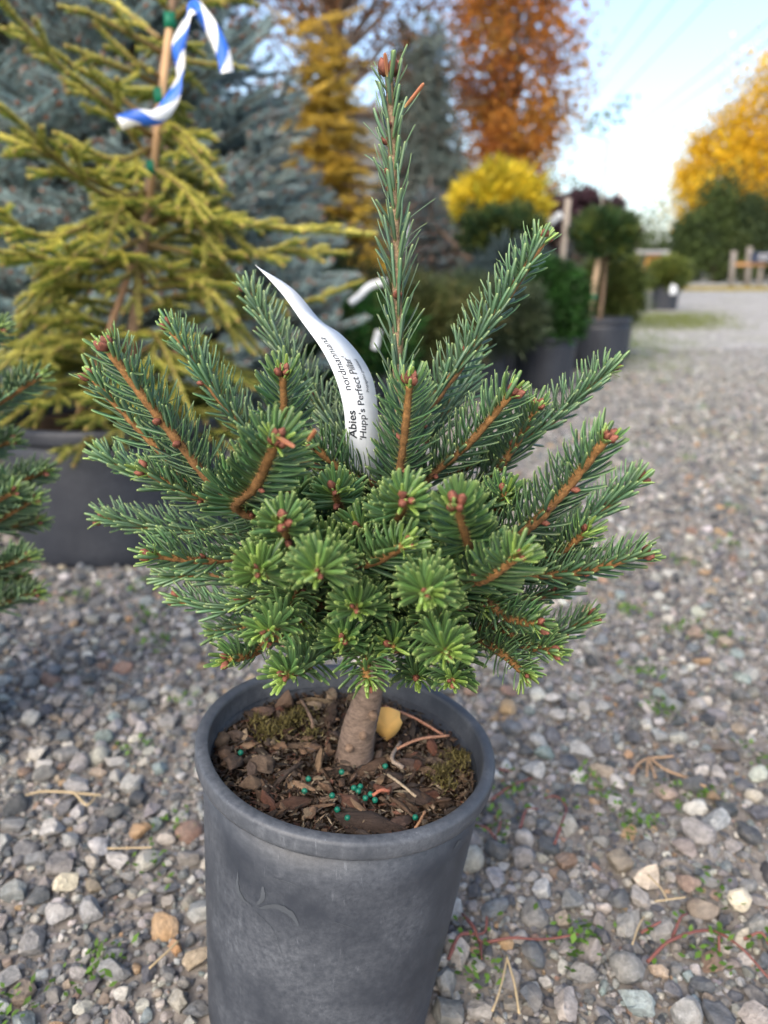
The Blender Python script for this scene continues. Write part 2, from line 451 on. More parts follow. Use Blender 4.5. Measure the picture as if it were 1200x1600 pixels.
    attr('srot', 'FLOAT_VECTOR', rot.astype(np.float32), 'vector'); attr('ssca', 'FLOAT_VECTOR', sca.astype(np.float32), 'vector')
    attr('sidx', 'INT', rng.integers(0, len(stone_src), n).astype(np.int32), 'value')
    c4 = np.ones((n, 4), np.float32); c4[:, :3] = stone_cols(n); attr('scol', 'FLOAT_COLOR', c4, 'color')
    src = bpy.data.collections.new('stone_shapes')
    for k, m_ in enumerate(stone_src):
        o = bpy.data.objects.new('stone_shape_%02d' % k, m_); src.objects.link(o)
    ng = bpy.data.node_groups.new('gravel_scatter', 'GeometryNodeTree')
    ng.interface.new_socket('Geometry', in_out='INPUT', socket_type='NodeSocketGeometry')
    ng.interface.new_socket('Geometry', in_out='OUTPUT', socket_type='NodeSocketGeometry')
    gi = ng.nodes.new('NodeGroupInput'); go = ng.nodes.new('NodeGroupOutput')
    ci = ng.nodes.new('GeometryNodeCollectionInfo'); ci.inputs['Collection'].default_value = src
    ci.inputs['Separate Children'].default_value = True; ci.inputs['Reset Children'].default_value = True
    ip = ng.nodes.new('GeometryNodeInstanceOnPoints'); ip.inputs['Pick Instance'].default_value = True
    def named_attr(nm, ty):
        a = ng.nodes.new('GeometryNodeInputNamedAttribute'); a.data_type = ty; a.inputs['Name'].default_value = nm; return a.outputs['Attribute']
    e2r = ng.nodes.new('FunctionNodeEulerToRotation')
    L = ng.links.new
    L(gi.outputs[0], ip.inputs['Points']); L(ci.outputs[0], ip.inputs['Instance'])
    L(named_attr('sidx', 'INT'), ip.inputs['Instance Index']); L(named_attr('srot', 'FLOAT_VECTOR'), e2r.inputs[0]); L(e2r.outputs[0], ip.inputs['Rotation'])
    L(named_attr('ssca', 'FLOAT_VECTOR'), ip.inputs['Scale']); L(ip.outputs[0], go.inputs[0])
    g = obj('gravel', me, GROUND, kind='stuff')
    md = g.modifiers.new('scatter', 'NODES'); md.node_group = ng
# ------------------------------------------------------------------ fir shoots
NT = np.array([0.0, 0.12, 0.45, 0.80, 0.96, 1.0]); NW = np.array([0.45, 0.85, 1.0, 1.0, 0.80, 0.40])
def needle_batch(mb, B, D, A, L, W, curve, base_col, tipc=(0.38, 0.48, 0.14), tipf=0.65):
    """flat fir needles: base B, direction D, shoot axis A (upper face looks to it); all (n,3)"""
    n = len(B); k = len(NT)
    D = nrm(D); Nn = nrm(A - (A * D).sum(1, keepdims=True) * D); S = np.cross(D, Nn)
    roll = rng.normal(0, 0.22, (n, 1)); S, Nn = S * np.cos(roll) + Nn * np.sin(roll), Nn * np.cos(roll) - S * np.sin(roll)
    t = NT[None, :, None]; L_ = L[:, None, None]
    C = B[:, None] + D[:, None] * L_ * t + Nn[:, None] * (curve[:, None, None] * L_ * t ** 2)
    w = (W[:, None] * NW)[..., None] * 0.5
    th = w * 0.42
    q = np.stack([C - S[:, None] * w, C + Nn[:, None] * th * 0.35, C + S[:, None] * w, C - Nn[:, None] * th], 2)   # n,k,4,3
    V = q.reshape(-1, 3)
    i, j = np.meshgrid(np.arange(k - 1), np.arange(4), indexing='ij'); j2 = (j + 1) % 4
    f = np.stack([i * 4 + j, i * 4 + j2, (i + 1) * 4 + j2, (i + 1) * 4 + j], -1).reshape(-1, 4)
    f = np.vstack([f, np.array([[0, 1, 2, 3]]) + (k - 1) * 4])
    F = (f[None] + (np.arange(n) * k * 4)[:, None, None]).reshape(-1, 4)
    c = np.broadcast_to(np.asarray(base_col)[:, None, None], (n, k, 4, 3)).copy()
    c[:, :, 0] *= 1.9; c[:, :, 2] *= 1.9                      # lit edges painted in as paler margins
    c[:, :, 1] *= 0.6  # groove painted darker to set off the lit edges
    c[:, :, 3] = c[:, :, 3] * 0.9 + np.array([0.07, 0.10, 0.09])      # bluish bands beneath
    tf = np.array([0.0, 0.0, 0.0, 0.04, 0.36, 1.0])[None, :, None, None] * tipf
    c = c * (1 - tf) + np.asarray(tipc) * tf
    c[:, 0] = np.array([.42, .34, .13]) * rng.uniform(.6, 1.2, (n, 1, 1)); c[:, 1] = c[:, 1] * .8 + np.array([.035, .05, .01])
    mb.add(V, [F], c.reshape(-1, 3))

def bud_mesh(name, seed):
    r = np.random.default_rng(seed); mb = MB()
    prof = [(0.0, -0.9), (0.55, -0.75), (0.85, -0.35), (0.95, 0.0), (0.8, 0.45), (0.5, 0.8), (0.2, 1.0), (0.0, 1.06)]
    V, F = lathe(prof, 12)
    a = np.arctan2(V[:, 1], V[:, 0]); sc_ = 1 + 0.16 * np.sin(3 * a + 5 * V[:, 2]) * (np.abs(V[:, 2]) < 0.95) + 0.07 * r.standard_normal(len(V))
    V[:, :2] *= sc_[:, None]
    g = np.clip((V[:, 2] + 1) / 2, 0, 1)[:, None]
    c = (np.array([0.11, 0.040, 0.028]) * (1 - g) + np.array([0.21, 0.078, 0.052]) * g) * r.uniform(0.55, 1.5, (len(V), 1))
    mb.add(V, [F], c)
    return mb.mesh(name, M_BUD)
BUDS = [bud_mesh('bud', 60 + k) for k in range(4)]

def put_bud(parent, root_loc, p, d, r):
    o = obj('bud', BUDS[rng.integers(4)], parent, tuple(np.asarray(p) - root_loc))
    o.rotation_mode = 'QUATERNION'; o.rotation_quaternion = Vector(nrm(d)).to_track_quat('Z', 'Y'); o.scale = (r * 0.8, r * 0.8, r * 1.25)
    return o

def fir_branch(root, root_loc, ctrl, n0=0.25, r0=0.0031, r1=0.0020, nl=0.0222, dens=1500, tint=(0.043, 0.103, 0.046), lead=False,
               buds=3, side_buds=1, fresh=0.0, part_gap=0.27, label=None, nw=0.0024, cv0=.20, bud_s=1.0, tuft_n=9, updir=None, spread=1.0):
    """one shoot: stem mesh, its needles and buds. needles from fraction n0 of its length to the tip"""
    P = catmull(ctrl, 26); T, S, Nv = frames(P)
    seg = np.linalg.norm(np.diff(P, axis=0), axis=1); cum = np.concatenate([[0], np.cumsum(seg)]); Lg = cum[-1]
    mb = MB()
    tt = np.linspace(0, 1, 26)[:, None]
    stc = np.array([0.11, 0.062, 0.035]) * (1 - tt) + np.array([0.29, 0.15, 0.05]) * tt
    if lead: stc = np.array([0.22, 0.16, 0.10]) + 0 * tt
    rad = (r0 + (r1 - r0) * tt[:, 0])
    Pd = catmull(ctrl, 60); td = np.linspace(0, 1, 60)
    tube(mb, Pd, (r0 + (r1 - r0) * td) * (1 + 0.10 * rng.standard_normal(60)), np.repeat(stc, 3, 0)[:60] * rng.uniform(0.75, 1.25, (60, 1)), 7, 0.06)
    # leaf cushions on the stem
    br = obj('branch', mb.mesh('branch', M_STEM, root_loc), root)
    if label: br['label'] = label
    n = max(12, int(dens * Lg * (1 - n0)))
    f = n0 + (1 - n0) * (np.arange(n) + rng.random(n)) / n
    s = f * Lg; idx = np.clip(np.searchsorted(cum, s) - 1, 0, 24); u = ((s - cum[idx]) / seg[idx])[:, None]
    p = P[idx] * (1 - u) + P[idx + 1] * u; t = nrm(T[idx] * (1 - u) + T[idx + 1] * u)
    upv = nrm(np.array([0, .5, 1.0])) if updir is None else nrm(np.asarray(updir, float))
    up = nrm(upv - (t @ upv)[:, None] * t)
    steep = np.abs(t[:, 2])
    side = np.cross(t, up)
    phi = ((np.arange(n) * 2.399963 + rng.normal(0, 0.12, n) + np.pi) % (2 * np.pi)) - np.pi
    gap = 0.02 if lead else part_gap
    phi = phi * (1 - gap)
    radial = np.cos(phi)[:, None] * up + np.sin(phi)[:, None] * side
    if not lead: radial = nrm(radial + 0.22 * up)
    loc = (f - n0) / (1 - n0)
    tipness = np.clip((s - (Lg - 0.012)) / 0.012, 0, 1)
    if lead: ang = np.radians(28 + 9 * rng.standard_normal(n)) * np.ones(n)
    else: ang = np.radians(74 - 30 * (np.abs(phi) / np.pi) ** 1.5 - 8 * loc - 14 * tipness + 4.5 * rng.standard_normal(n)) * spread
    # some needles stick out of order
    odd = rng.random(n) < 0.03; ang = np.where(odd, ang + rng.normal(0, 0.4, n), ang)
    d = t * np.cos(ang)[:, None] + radial * np.sin(ang)[:, None]
    Ln = nl * (0.72 + 0.36 * np.sin(np.pi * np.clip(loc * 0.8 + 0.12, 0, 1))) * rng.uniform(0.82, 1.12, n) * (1 - 0.12 * tipness)
    cv = rng.normal(cv0, 0.08, n) if not lead else rng.normal(0.05, 0.09, n)
    W = nw * rng.uniform(0.85, 1.12, n)
    base = np.asarray(tint) * rng.uniform(0.72, 1.3, (n, 1)) * (1 + 0.08 * rng.standard_normal((n, 3)))
    base = base * (.62 + .48 * loc)[:, None]  # older needles darker; also paints in the crown's inner shade
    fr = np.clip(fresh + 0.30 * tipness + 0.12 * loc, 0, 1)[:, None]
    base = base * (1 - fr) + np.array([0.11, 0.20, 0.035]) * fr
    rs = (rad[idx] * 0.8)[:, None]
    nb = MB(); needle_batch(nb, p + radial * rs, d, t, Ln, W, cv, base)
    # a tuft of pale needles over the end buds
    k = 0 if lead else tuft_n
    if k:
        a = rng.random(k) * 6.283; e = T[-1]; u_ = nrm(upv - (e @ upv) * e); sd = np.cross(e, u_)
        dd = e * 0.9 + (np.cos(a)[:, None] * u_ + np.sin(a)[:, None] * sd) * rng.uniform(0.2, 0.9, (k, 1))
        bc = np.array([0.17, 0.27, 0.055]) * rng.uniform(0.7, 1.2, (k, 1))
        needle_batch(nb, P[-1] - e * 0.003 + 0 * dd, dd, np.tile(e, (k, 1)), nl * rng.uniform(0.45, 0.75, k), np.full(k, nw * 0.85), rng.normal(0.1, 0.25, k), bc)
    obj('needles', nb.mesh('needles', M_NEEDLE, root_loc), br, kind='stuff')
    e = T[-1]; u_ = nrm(upv - (e @ upv) * e); sd = np.cross(e, u_)
    for q in range(buds):
        a = 6.283 * q / max(buds, 1) + rng.uniform(0, 1); o_ = math.cos(a) * u_ + math.sin(a) * sd
        rb = bud_s * rng.uniform(0.0023, 0.0034) * (1.25 if lead else 1)
        put_bud(br, root_loc, P[-1] + e * 0.004 + o_ * rb * 1.0, e + o_ * 0.5, rb)
    for q in range(side_buds):
        f_ = rng.uniform(0.45, 0.95); i_ = int(f_ * 24)
        o_ = nrm(rng.standard_normal(3) + np.array([0, -1.2, 0.3])); o_ = nrm(o_ - (o_ @ T[i_]) * T[i_])
        put_bud(br, root_loc, P[i_] + o_ * (rad[i_] + 0.0012), o_ + T[i_] * 0.8, rng.uniform(0.0019, 0.0031))
    return br

YT = 0.493                                       # distance of the trunk
def build_fir():
    base = np.array([POT_BASE[0], POT_BASE[1], 0.0])
    root = thing('potted_fir_tree', base, 'sharp dark green young fir with one tall leader in scuffed dark grey pot', 'potted tree')
    # trunk
    tp = [at(549, 1222, YT), at(553, 1185, YT), at(562, 1135, YT), at(576, 1085, YT), at(590, 1000, YT), at(603, 900, YT), at(613, 800, YT), at(618, 742, YT)]
    P = catmull(tp, 60); t = np.linspace(0, 1, 60)
    r = np.interp(t, [0, 0.08, 0.16, 0.3, 0.5, 0.8, 1.0], [0.0175, 0.0155, 0.0138, 0.0125, 0.009, 0.0055, 0.0035])
    r = r * (1 + 0.006 * rng.standard_normal(60))
    mb = MB(); c = np.array([0.155, 0.115, 0.092]) * rng.uniform(0.94, 1.05, (60, 1))
    tube(mb, P, r, c, 26, 0.018)
    obj('trunk', mb.mesh('trunk', M_BARK, base), root)
    for (px, py) in ((566, 1150), (582, 1120), (545, 1170)):      # pruned stubs
        q = at(px, py, YT - 0.0125); sb = MB(); tube(sb, [q + np.array([0, 0.006, 0]), q + np.array([0.001, -0.003, 0.001])], [0.004, 0.0028], (0.16, 0.11, 0.08), 8, 0.1)
        obj('branch_stub', sb.mesh('branch_stub', M_BARK, base), root)
    def node(py):                                # where a branch leaves the trunk
        k = np.argmin(np.abs(np.array([proj_y(q) for q in P]) - py)); return P[k]
    def proj_y(q):
        d = q - np.array([0, 0, CAMH]); s_, c_ = math.sin(PITCH), math.cos(PITCH)
        z = d[1] * c_ - d[2] * s_; y = d[1] * s_ + d[2] * c_
        return 800 - FPX * y / z
    # leader
    fir_branch(root, base, [at(618, 748, YT), at(622, 560, YT), at(617, 330, YT + 0.004), at(608, 120, YT + 0.006)], n0=0.02, r0=0.0036, r1=0.0025,
               nl=0.0235, dens=740, tint=(0.055, 0.115, 0.06), lead=True, buds=5, side_buds=6, label='tall upright leader shoot')
    # shoots: (base px, base py, dY base, tip px, tip py, dY tip, options)
    R = [
        (648, 668, .000, 848, 378, .030, dict(r0=.0037, r1=.0025, side_buds=4, buds=4)),
        (622, 752, -.030, 640, 602, -.062, dict(buds=5, side_buds=2, updir=(0.1, 1, .25))),
        (668, 748, -.020, 797, 618, -.050, dict(buds=4)),
        (765, 745, .000, 838, 640, -.025, dict(buds=3, updir=(-0.6, 0.3, 0.7))),
        (800, 700, .020, 953, 578, .040, dict(buds=3, side_buds=1)),
        (818, 828, -.050, 945, 688, -.085, dict(r0=.0038, r1=.0026, buds=4, side_buds=3)),
        (850, 850, .000, 998, 752, .010, dict(buds=2)),
        (800, 903, -.040, 1003, 868, -.072, dict(r0=.0035, buds=3)),
        (722, 912, -.100, 806, 872, -.148, dict(fresh=.12, buds=2)),
        (748, 937, -.060, 838, 976, -.098, dict(buds=2)),
        (825, 1003, -.030, 920, 968, -.030, dict(buds=2)),
        (752, 1005, -.055, 818, 1052, -.090, dict(buds=2, fresh=.05)),
        (748, 878, -.070, 714, 792, -.150, dict(fresh=.14, buds=4, updir=(0, .6, .8), side_buds=1)),
        (612, 812, -.055, 634, 782, -.140, dict(fresh=.10, buds=3)),
        (535, 884, -.095, 632, 852, -.135, dict(fresh=.10, buds=2)),
        (678, 890, -.070, 664, 928, -.170, dict(fresh=.26, buds=3)),
        (676, 955, -.085, 697, 1022, -.150, dict(fresh=.30, buds=2)),
        (520, 860, -.070, 497, 895, -.172, dict(fresh=.26, buds=4)),
        (440, 880, -.070, 402, 893, -.145, dict(fresh=.40, buds=3, nl=.020)),
        (468, 925, -.075, 418, 990, -.132, dict(fresh=.20, buds=2)),
        (430, 998, -.035, 358, 1030, -.070, dict(buds=2)),
        (505, 1015, -.070, 446, 1056, -.120, dict(fresh=.10, buds=2)),
        (566, 985, -.070, 574, 1066, -.125, dict(fresh=.12, buds=2)),
        (580, 925, -.060, 556, 950, -.135, dict(fresh=.16, buds=2)),
        (555, 985, -.055, 535, 1000, -.120, dict(fresh=.06, buds=2)),
        (455, 850, -.055, 443, 818, -.140, dict(fresh=.16, buds=3)),
        (372, 795, -.055, 432, 690, -.130, dict(nl=.0245, r0=.0037, r1=.0025, buds=5, side_buds=3, updir=(0, .9, .5))),
        (446, 705, -.015, 442, 588, -.050, dict(buds=4, updir=(0, 1, .3))),
        (350, 768, -.020, 170, 548, -.055, dict(r0=.0037, r1=.0025, buds=4, side_buds=4)),
        (320, 765, .020, 145, 592, .000, dict(buds=3, side_buds=2)),
        (400, 690, .025, 266, 515, .042, dict(r0=.0035, buds=3, side_buds=3)),
        (510, 655, .070, 387, 455, .130, dict(buds=2, side_buds=2, tint=(.05, .095, .05))),
        (592, 762, -.005, 492, 700, -.030, dict(buds=2, side_buds=1)),
        (345, 788, .030, 158, 714, .050, dict(buds=2)),
        (372, 795, .000, 230, 738, -.020, dict(buds=2, fresh=.05)),
        (380, 832, .040, 163, 812, .058, dict(buds=2)),
        (410, 866, -.040, 240, 868, -.080, dict(buds=3, r0=.003)),
        (405, 950, .000, 280, 938, .012, dict(buds=2)),
        (540, 800, -.015, 523, 768, -.072, dict(buds=2)),
        (480, 800, -.010, 456, 775, -.060, dict(buds=1)),
        (585, 850, -.020, 562, 828, -.085, dict(buds=1)),
        (760, 810, -.010, 790, 770, -.040, dict(buds=1, updir=(-.5, 0, 1))),
        (712, 1020, -.060, 706, 1064, -.100, dict(fresh=.10, buds=1, nl=.018)),
        (850, 868, -.030, 912, 834, -.055, dict(buds=1)),
        (640, 985, -.050, 612, 1010, -.105, dict(buds=1)),
        (500, 950, -.045, 470, 980, -.080, dict(buds=1)),
        (700, 850, -.030, 688, 842, -.080, dict(buds=1)),
        (330, 900, .015, 262, 905, .025, dict(buds=1)),
        (850, 930, -.01, 900, 905, -.01, dict(buds=1)),
        (775, 980, -.05, 862, 1018, -.085, dict(buds=2)),
        (640, 1010, -.03, 652, 1062, -.075, dict(buds=1)),
        (430, 975, .015, 335, 990, .005, dict(buds=1)),
        (560, 700, .05, 548, 600, .10, dict(buds=1)),
        (700, 640, .05, 735, 560, .10, dict(buds=1)),
    ]
    # short shoots inside and behind that close the crown
    for k in range(26):
        a = rng.uniform(0, 6.283); py = rng.uniform(780, 1010) if math.sin(a) > 0 else rng.uniform(780, 930); rr = rng.uniform(0.05, 0.115) * (1 if math.sin(a) > -.3 else .75)
        q0 = node(py); tip = q0 + np.array([math.cos(a) * rr * 1.25, math.sin(a) * rr, rng.uniform(-0.01, 0.045) - 0.03 * (py > 940)])
        fir_branch(root, base, [q0, q0 * .5 + tip * .5 + np.array([0, 0, .004]), tip], n0=0.22, r0=.0026, dens=1900, buds=1, side_buds=0, tint=(.026, .062, .028))  # tint darkened to paint in the shaded crown interior
    for (bx, by, db, tx, ty, dt, kw) in R:
        b_ = at(bx, by, YT + db); t_ = at(tx, ty, YT + dt)
        nd = node(min(1010, max(760, by + 55)))
        side_ = t_ - b_; mid = b_ * .5 + t_ * .5 + np.array([0, 0, -0.004]) * (1 if side_[2] > 0 else -0.6)
        L0 = np.linalg.norm(b_ - nd); L1 = np.linalg.norm(t_ - b_)
        kw = dict(kw); kw.setdefault('nl', .0200 if kw.get('fresh', 0) >= .1 else (.0190 if by > 900 else .0215)); kw.setdefault('n0', min(0.6, 0.45 * L0 / (L0 + L1) + 0.05))
        if kw.get('fresh', 0) >= .05 and by > 840 and ty > 840:
            kw.update(cv0=.10, bud_s=.62, tuft_n=16); kw['buds'] = 2
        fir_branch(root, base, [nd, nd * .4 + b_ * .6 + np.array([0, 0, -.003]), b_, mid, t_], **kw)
    # brown dead needles at the leader's top
    mb = MB()
    for (a_, b_) in (((605, 120, -.006), (602, 82, -.01)), ((632, 168, -.004), (664, 130, -.012)), ((430, 680, -.14), (462, 700, -.15)), ((480, 690, -.14), (496, 670, -.15))):
        p0 = at(a_[0], a_[1], YT + a_[2]); p1 = at(b_[0], b_[1], YT + b_[2])
        needle_batch(mb, p0[None], (p1 - p0)[None], np.array([[0, -1, 0.2]]), np.array([np.linalg.norm(p1 - p0)]), np.array([.0022]), np.array([.08]), np.array([[.30, .12, .06]]), (.42, .2, .1), .5)
    obj('dead_needles', mb.mesh('dead_needles', M_NEEDLE, base), root, kind='stuff')
    return root, base
# ------------------------------------------------------------------ pots
def pot_parts(root, loc, rt, rb, h, mat, tilt=None, soil_drop=0.03, lip=0.010, seg=96, soil_mat=None, rim_mat=None):
    """nursery pot: body with a rolled lip, standing on its base"""
    w = 0.0035 if rt < 0.15 else 0.005
    body = [(0.0, 0.006), (rb * 0.6, 0.006), (rb * 0.93, 0.004), (rb * 0.985, 0.0), (rb, 0.006)]
    for k in range(1, 9): body.append((rb + (rt - lip * 0.75 - rb) * k / 8, 0.006 + (h - lip * 1.9 - 0.006) * k / 8))
    inner = [(rt - lip * 0.75 - w, h - lip * 1.9), (rb + (rt - lip - rb) * 0.35 - w, h * 0.35), (0.0, h * 0.35)]
    V, F = lathe(body + inner, seg)
    lipp = [(rt - lip * 0.95 - w, h - lip * 2.2), (rt - lip * 1.22, h - lip * 0.5), (rt - lip * 1.17, h - lip * 0.12), (rt - lip * 1.05, h - lip * 0.02), (rt - lip * 0.6, h + lip * .02), (rt - lip * 0.25, h - lip * .04),
            (rt - lip * 0.06, h - lip * 0.16), (rt, h - lip * 0.4), (rt, h - lip * 1.35), (rt - lip * 0.12, h - lip * 1.75), (rt - lip * 0.35, h - lip * 1.98), (rt - lip * 0.72, h - lip * 2.06)]
    V2, F2 = lathe(lipp, seg)
    Rm = RM if tilt else np.eye(3)
    if tilt:      # hand-made unevenness of the lip
        for V_ in (V, V2):
            a = np.arctan2(V_[:, 1], V_[:, 0]); s = 1 + 0.004 * np.sin(2 * a + 1) + 0.002 * np.sin(5 * a); V_[:, :2] *= s[:, None]
    po = obj('pot', mk_mesh('pot', V @ Rm.T, [F], None, mat, True), root)
    obj('rim', mk_mesh('rim', V2 @ Rm.T, [F2], None, rim_mat or mat, True), po)
    # soil
    n = 40; rs = rt - lip * 1.1 - w
    rr = np.linspace(0, rs, 14); a = np.linspace(0, 2 * np.pi, n, endpoint=False)
    X = rr[:, None] * np.cos(a); Y = rr[:, None] * np.sin(a)
    Z = h - soil_drop + rt * 0.03 * np.sin(X * 70 / (rt / 0.1) + 1) * np.sin(Y * 60 / (rt / 0.1)) + rt * 0.015 * rng.standard_normal(X.shape)
    Z[0] = Z[0].mean()
    Vs = np.stack([X, Y, Z], -1).reshape(-1, 3)
    i, j = np.meshgrid(np.arange(13), np.arange(n), indexing='ij'); j2 = (j + 1) % n
    Fs = np.stack([i * n + j, i * n + j2, (i + 1) * n + j2, (i + 1) * n + j], -1).reshape(-1, 4)
    so = obj('soil', mk_mesh('soil', Vs @ Rm.T, [Fs], None, soil_mat, True), root)
    return po, so

M_SOIL, _nt, _b = new_mat('potting_soil')
_n = noise(_nt, N(_nt, 'ShaderNodeTexCoord').outputs['Object'], 260, 6, 0.7)
_nt.links.new(ramp(_nt, _n.outputs['Fac'], [(0.3, (0.012, 0.008, 0.006)), (0.55, (0.045, 0.03, 0.02)), (0.8, (0.14, 0.09, 0.055))]).outputs[0], _b.inputs['Base Color'])
_b.inputs['Roughness'].default_value = 0.95; _b.inputs['Specular IOR Level'].default_value = 0.1
bump(_nt, _b, _n.outputs['Fac'], 1.0, 0.004)

M_POT, _nt, _b, _c = pot_mat('scuffed_grey_plastic', (0.023, 0.029, 0.041), (0.135, 0.15, 0.175), 0.75)
M_RIM, *_ = pot_mat('worn_rim_plastic', (0.032, 0.039, 0.052), (0.17, 0.185, 0.21), 0.75)
M_POT_BG, *_ = pot_mat('dusty_black_plastic', (0.016, 0.020, 0.030), (0.085, 0.095, 0.115), 0.45, 2.0)

CHIP_SRC = [rock_mesh('bark_chip_shape', M_CHIP, 14, (0.35, 0.75), 1.0, 2, 80 + k, 0.06) for k in range(8)]
CHIP_COL = [(0.055, 0.034, 0.022), (0.085, 0.052, 0.034), (0.12, 0.075, 0.048), (0.10, 0.042, 0.026), (0.16, 0.105, 0.065), (0.032, 0.023, 0.018), (0.20, 0.15, 0.10), (0.07, 0.05, 0.04)]

def dress_pot(root, base, soil):
    """bark chips, moss, fertilizer beads on the soil of the main pot"""
    Rm = RM
    sz = H_POT - 0.024
    def put(px, py, lift=0.0):          # point on the soil plane seen at a pixel
        d = at(px, py, 1.0) - np.array([0, 0, CAMH]); o = np.array([0, 0, CAMH]) - base
        nrm_ = TAX; t = (sz + lift - o @ nrm_) / (d @ nrm_); return o + d * t
    k = 0
    def chip(p, L, W, T, rz, col, tiltx=0.0, tilty=0.0):
        o = obj('bark_chip', CHIP_SRC[rng.integers(8)], soil, tuple(p)); o.scale = (L, W, T); o.rotation_euler = (tiltx, tilty + TILT, rz); o['scol'] = [float(c) for c in col]
    spec = [(575, 1285, .030, .010, .006, -.03, (.045, .030, .024), .35, 0), (362, 1190, .020, .0085, .006, 1.75, (.10, .068, .05), .2, .3), (412, 1196, .011, .010, .008, .4, (.105, .075, .055), 0, 0),
            (445, 1212, .018, .004, .004, .85, (.05, .036, .03), 0, -.3), (390, 1225, .010, .008, .006, 1.0, (.17, .115, .075), 0, .2), (500, 1190, .004, .009, .012, .2, (.21, .14, .085), .2, 0),
            (549, 1254, .011, .007, .004, -.3, (.095, .045, .03), .5, 0), (680, 1190, .017, .006, .005, -.2, (.13, .095, .07), .1, 0), (640, 1195, .013, .007, .005, .5, (.075, .05, .04), 0, .2),
            (455, 1255, .016, .006, .005, .5, (.075, .038, .025), .2, 0), (650, 1245, .013, .007, .005, -.8, (.04, .027, .022), .2, 0), (408, 1115, .012, .009, .007, .1, (.12, .075, .055), 0, 0),
            (444, 1095, .008, .010, .011, .3, (.13, .085, .06), 0, .2), (500, 1097, .017, .004, .0035, .0, (.19, .14, .085), 0, 0), (470, 1165, .018, .0035, .003, .12, (.11, .075, .05), 0, 0),
            (625, 1285, .012, .006, .005, .6, (.08, .05, .04), 0, .2), (610, 1215, .010, .006, .004, -.5, (.06, .04, .03), 0, 0), (345, 1160, .009, .006, .006, 1.2, (.13, .09, .06), .4, 0)]
    for (px, py, L, W, T, rz, col, tx, ty) in spec: chip(put(px, py, T * .6), L, W, T, rz, col, tx, ty)
    n = 0
    while n < 250:
        a = rng.uniform(0, 6.283); r = 0.093 * math.sqrt(rng.random()); big = rng.random() < .18
        p = Rm @ np.array([r * math.cos(a), r * math.sin(a), sz])
        L = rng.uniform(.010, .019) if big else rng.uniform(.003, .0095)
        if r + L > 0.097: L = max(.003, 0.097 - r)
        chip(p + np.array([0, 0, rng.uniform(-.001, .006)]), L, L * (rng.uniform(.16, .4) if big else rng.uniform(.3, .75)), L * (rng.uniform(.1, .22) if big else rng.uniform(.2, .5)), rng.uniform(0, 6.28), np.array(CHIP_COL[rng.integers(8)]) * rng.uniform(.7, 1.6), rng.normal(0, .5), rng.normal(0, .35)); n += 1
    db = MB(); n = 5200      # crumbs of bark, fibre and wood
    a = rng.uniform(0, 6.283, n); r = .096 * np.sqrt(rng.random(n)); p = np.stack([r * np.cos(a), r * np.sin(a), sz + rng.uniform(-.003, .0045, n)], -1) @ Rm.T
    dd = nrm(rng.standard_normal((n, 3)) * np.array([1, 1, .45])) * (rng.uniform(.0012, .0045, (n, 1)) * (1 + (rng.random((n, 1)) < .1))); s_ = nrm(np.cross(dd, rng.standard_normal((n, 3)))) * rng.uniform(.0004, .0016, (n, 1)); h_ = nrm(np.cross(dd, s_)) * .0006
    V = np.stack([p - dd, p + s_, p + dd, p - s_, p + h_], 1).reshape(-1, 3); i5 = np.arange(n) * 5; F = np.concatenate([np.stack([i5 + k, i5 + (k + 1) % 4, i5 + 4], -1) for k in range(4)])
    cc = np.array(CHIP_COL)[rng.integers(8, size=n)] * rng.uniform(.3, 1.5, (n, 1)) * np.array([.9, 1.0, 1.1]); db.add(V, [F], np.repeat(cc, 5, 0))
    obj('bark_crumbs', db.mesh('bark_crumbs', M_STEM, smooth=False), soil, kind='stuff')
    # fertilizer beads
    V, F = lathe([(0, -1), (.5, -.86), (.87, -.5), (1, 0), (.87, .5), (.5, .86), (0, 1)], 12)
    bm_ = mk_mesh('fertilizer_bead', V, [F], None, plain_mat('fertilizer_green', (0.004, 0.13, 0.085), .4), True)
    for (px, py) in ((553, 1231), (563, 1229), (571, 1247), (579, 1241), (586, 1250), (534, 1206), (602, 1197), (476, 1236), (482, 1217), (527, 1265), (649, 1277), (519, 1243), (376, 1176), (543, 1278), (560, 1236)):
        o = obj('fertilizer_bead', bm_, soil, tuple(put(px, py, .0055))); o.scale = (.0021,) * 3
    # moss: tufts of tiny blades
    mm = MB()
    for (px, py, rad, n) in ((425, 1146, .014, 330), (450, 1132, .010, 200), (405, 1128, .008, 120), (712, 1192, .013, 330), (688, 1212, .009, 200), (470, 1120, .012, 200), (735, 1186, .007, 150), (700, 1230, .006, 90), (490, 1150, .007, 90)):
        c0 = put(px, py, .004); q = rng.normal(0, rad * .55, (n, 2)); p = c0 + np.stack([q[:, 0], q[:, 1], .004 * np.exp(-(q ** 2).sum(1) / rad ** 2) + .001 * rng.standard_normal(n)], -1)
        ok = np.hypot(p[:, 0] - TAX[0] * sz, p[:, 1] - TAX[1] * sz) < .094; p = p[ok]; n = len(p)
        d = nrm(rng.standard_normal((n, 3)) + np.array([0, 0, 1.1])) * rng.uniform(.002, .006, (n, 1)); s = nrm(np.cross(d, rng.standard_normal((n, 3)))) * .0007
        V = np.stack([p - s, p + s, p + d], 1).reshape(-1, 3); mm.add(V, [np.arange(3 * n).reshape(-1, 3)], np.repeat(np.array([.10, .085, .03]) * rng.uniform(.3, 1.8, (n, 1)), 3, 0))
    obj('moss', mm.mesh('moss', M_FOL), soil, kind='stuff')
    # dead conifer needles and twigs lying on the bark
    def strand(pts, r, col, name):
        mb = MB(); tube(mb, catmull([put(x, y, l) for (x, y, l) in pts], 14), r, col, 6, .1); obj(name, mb.mesh(name, M_STEM), soil)
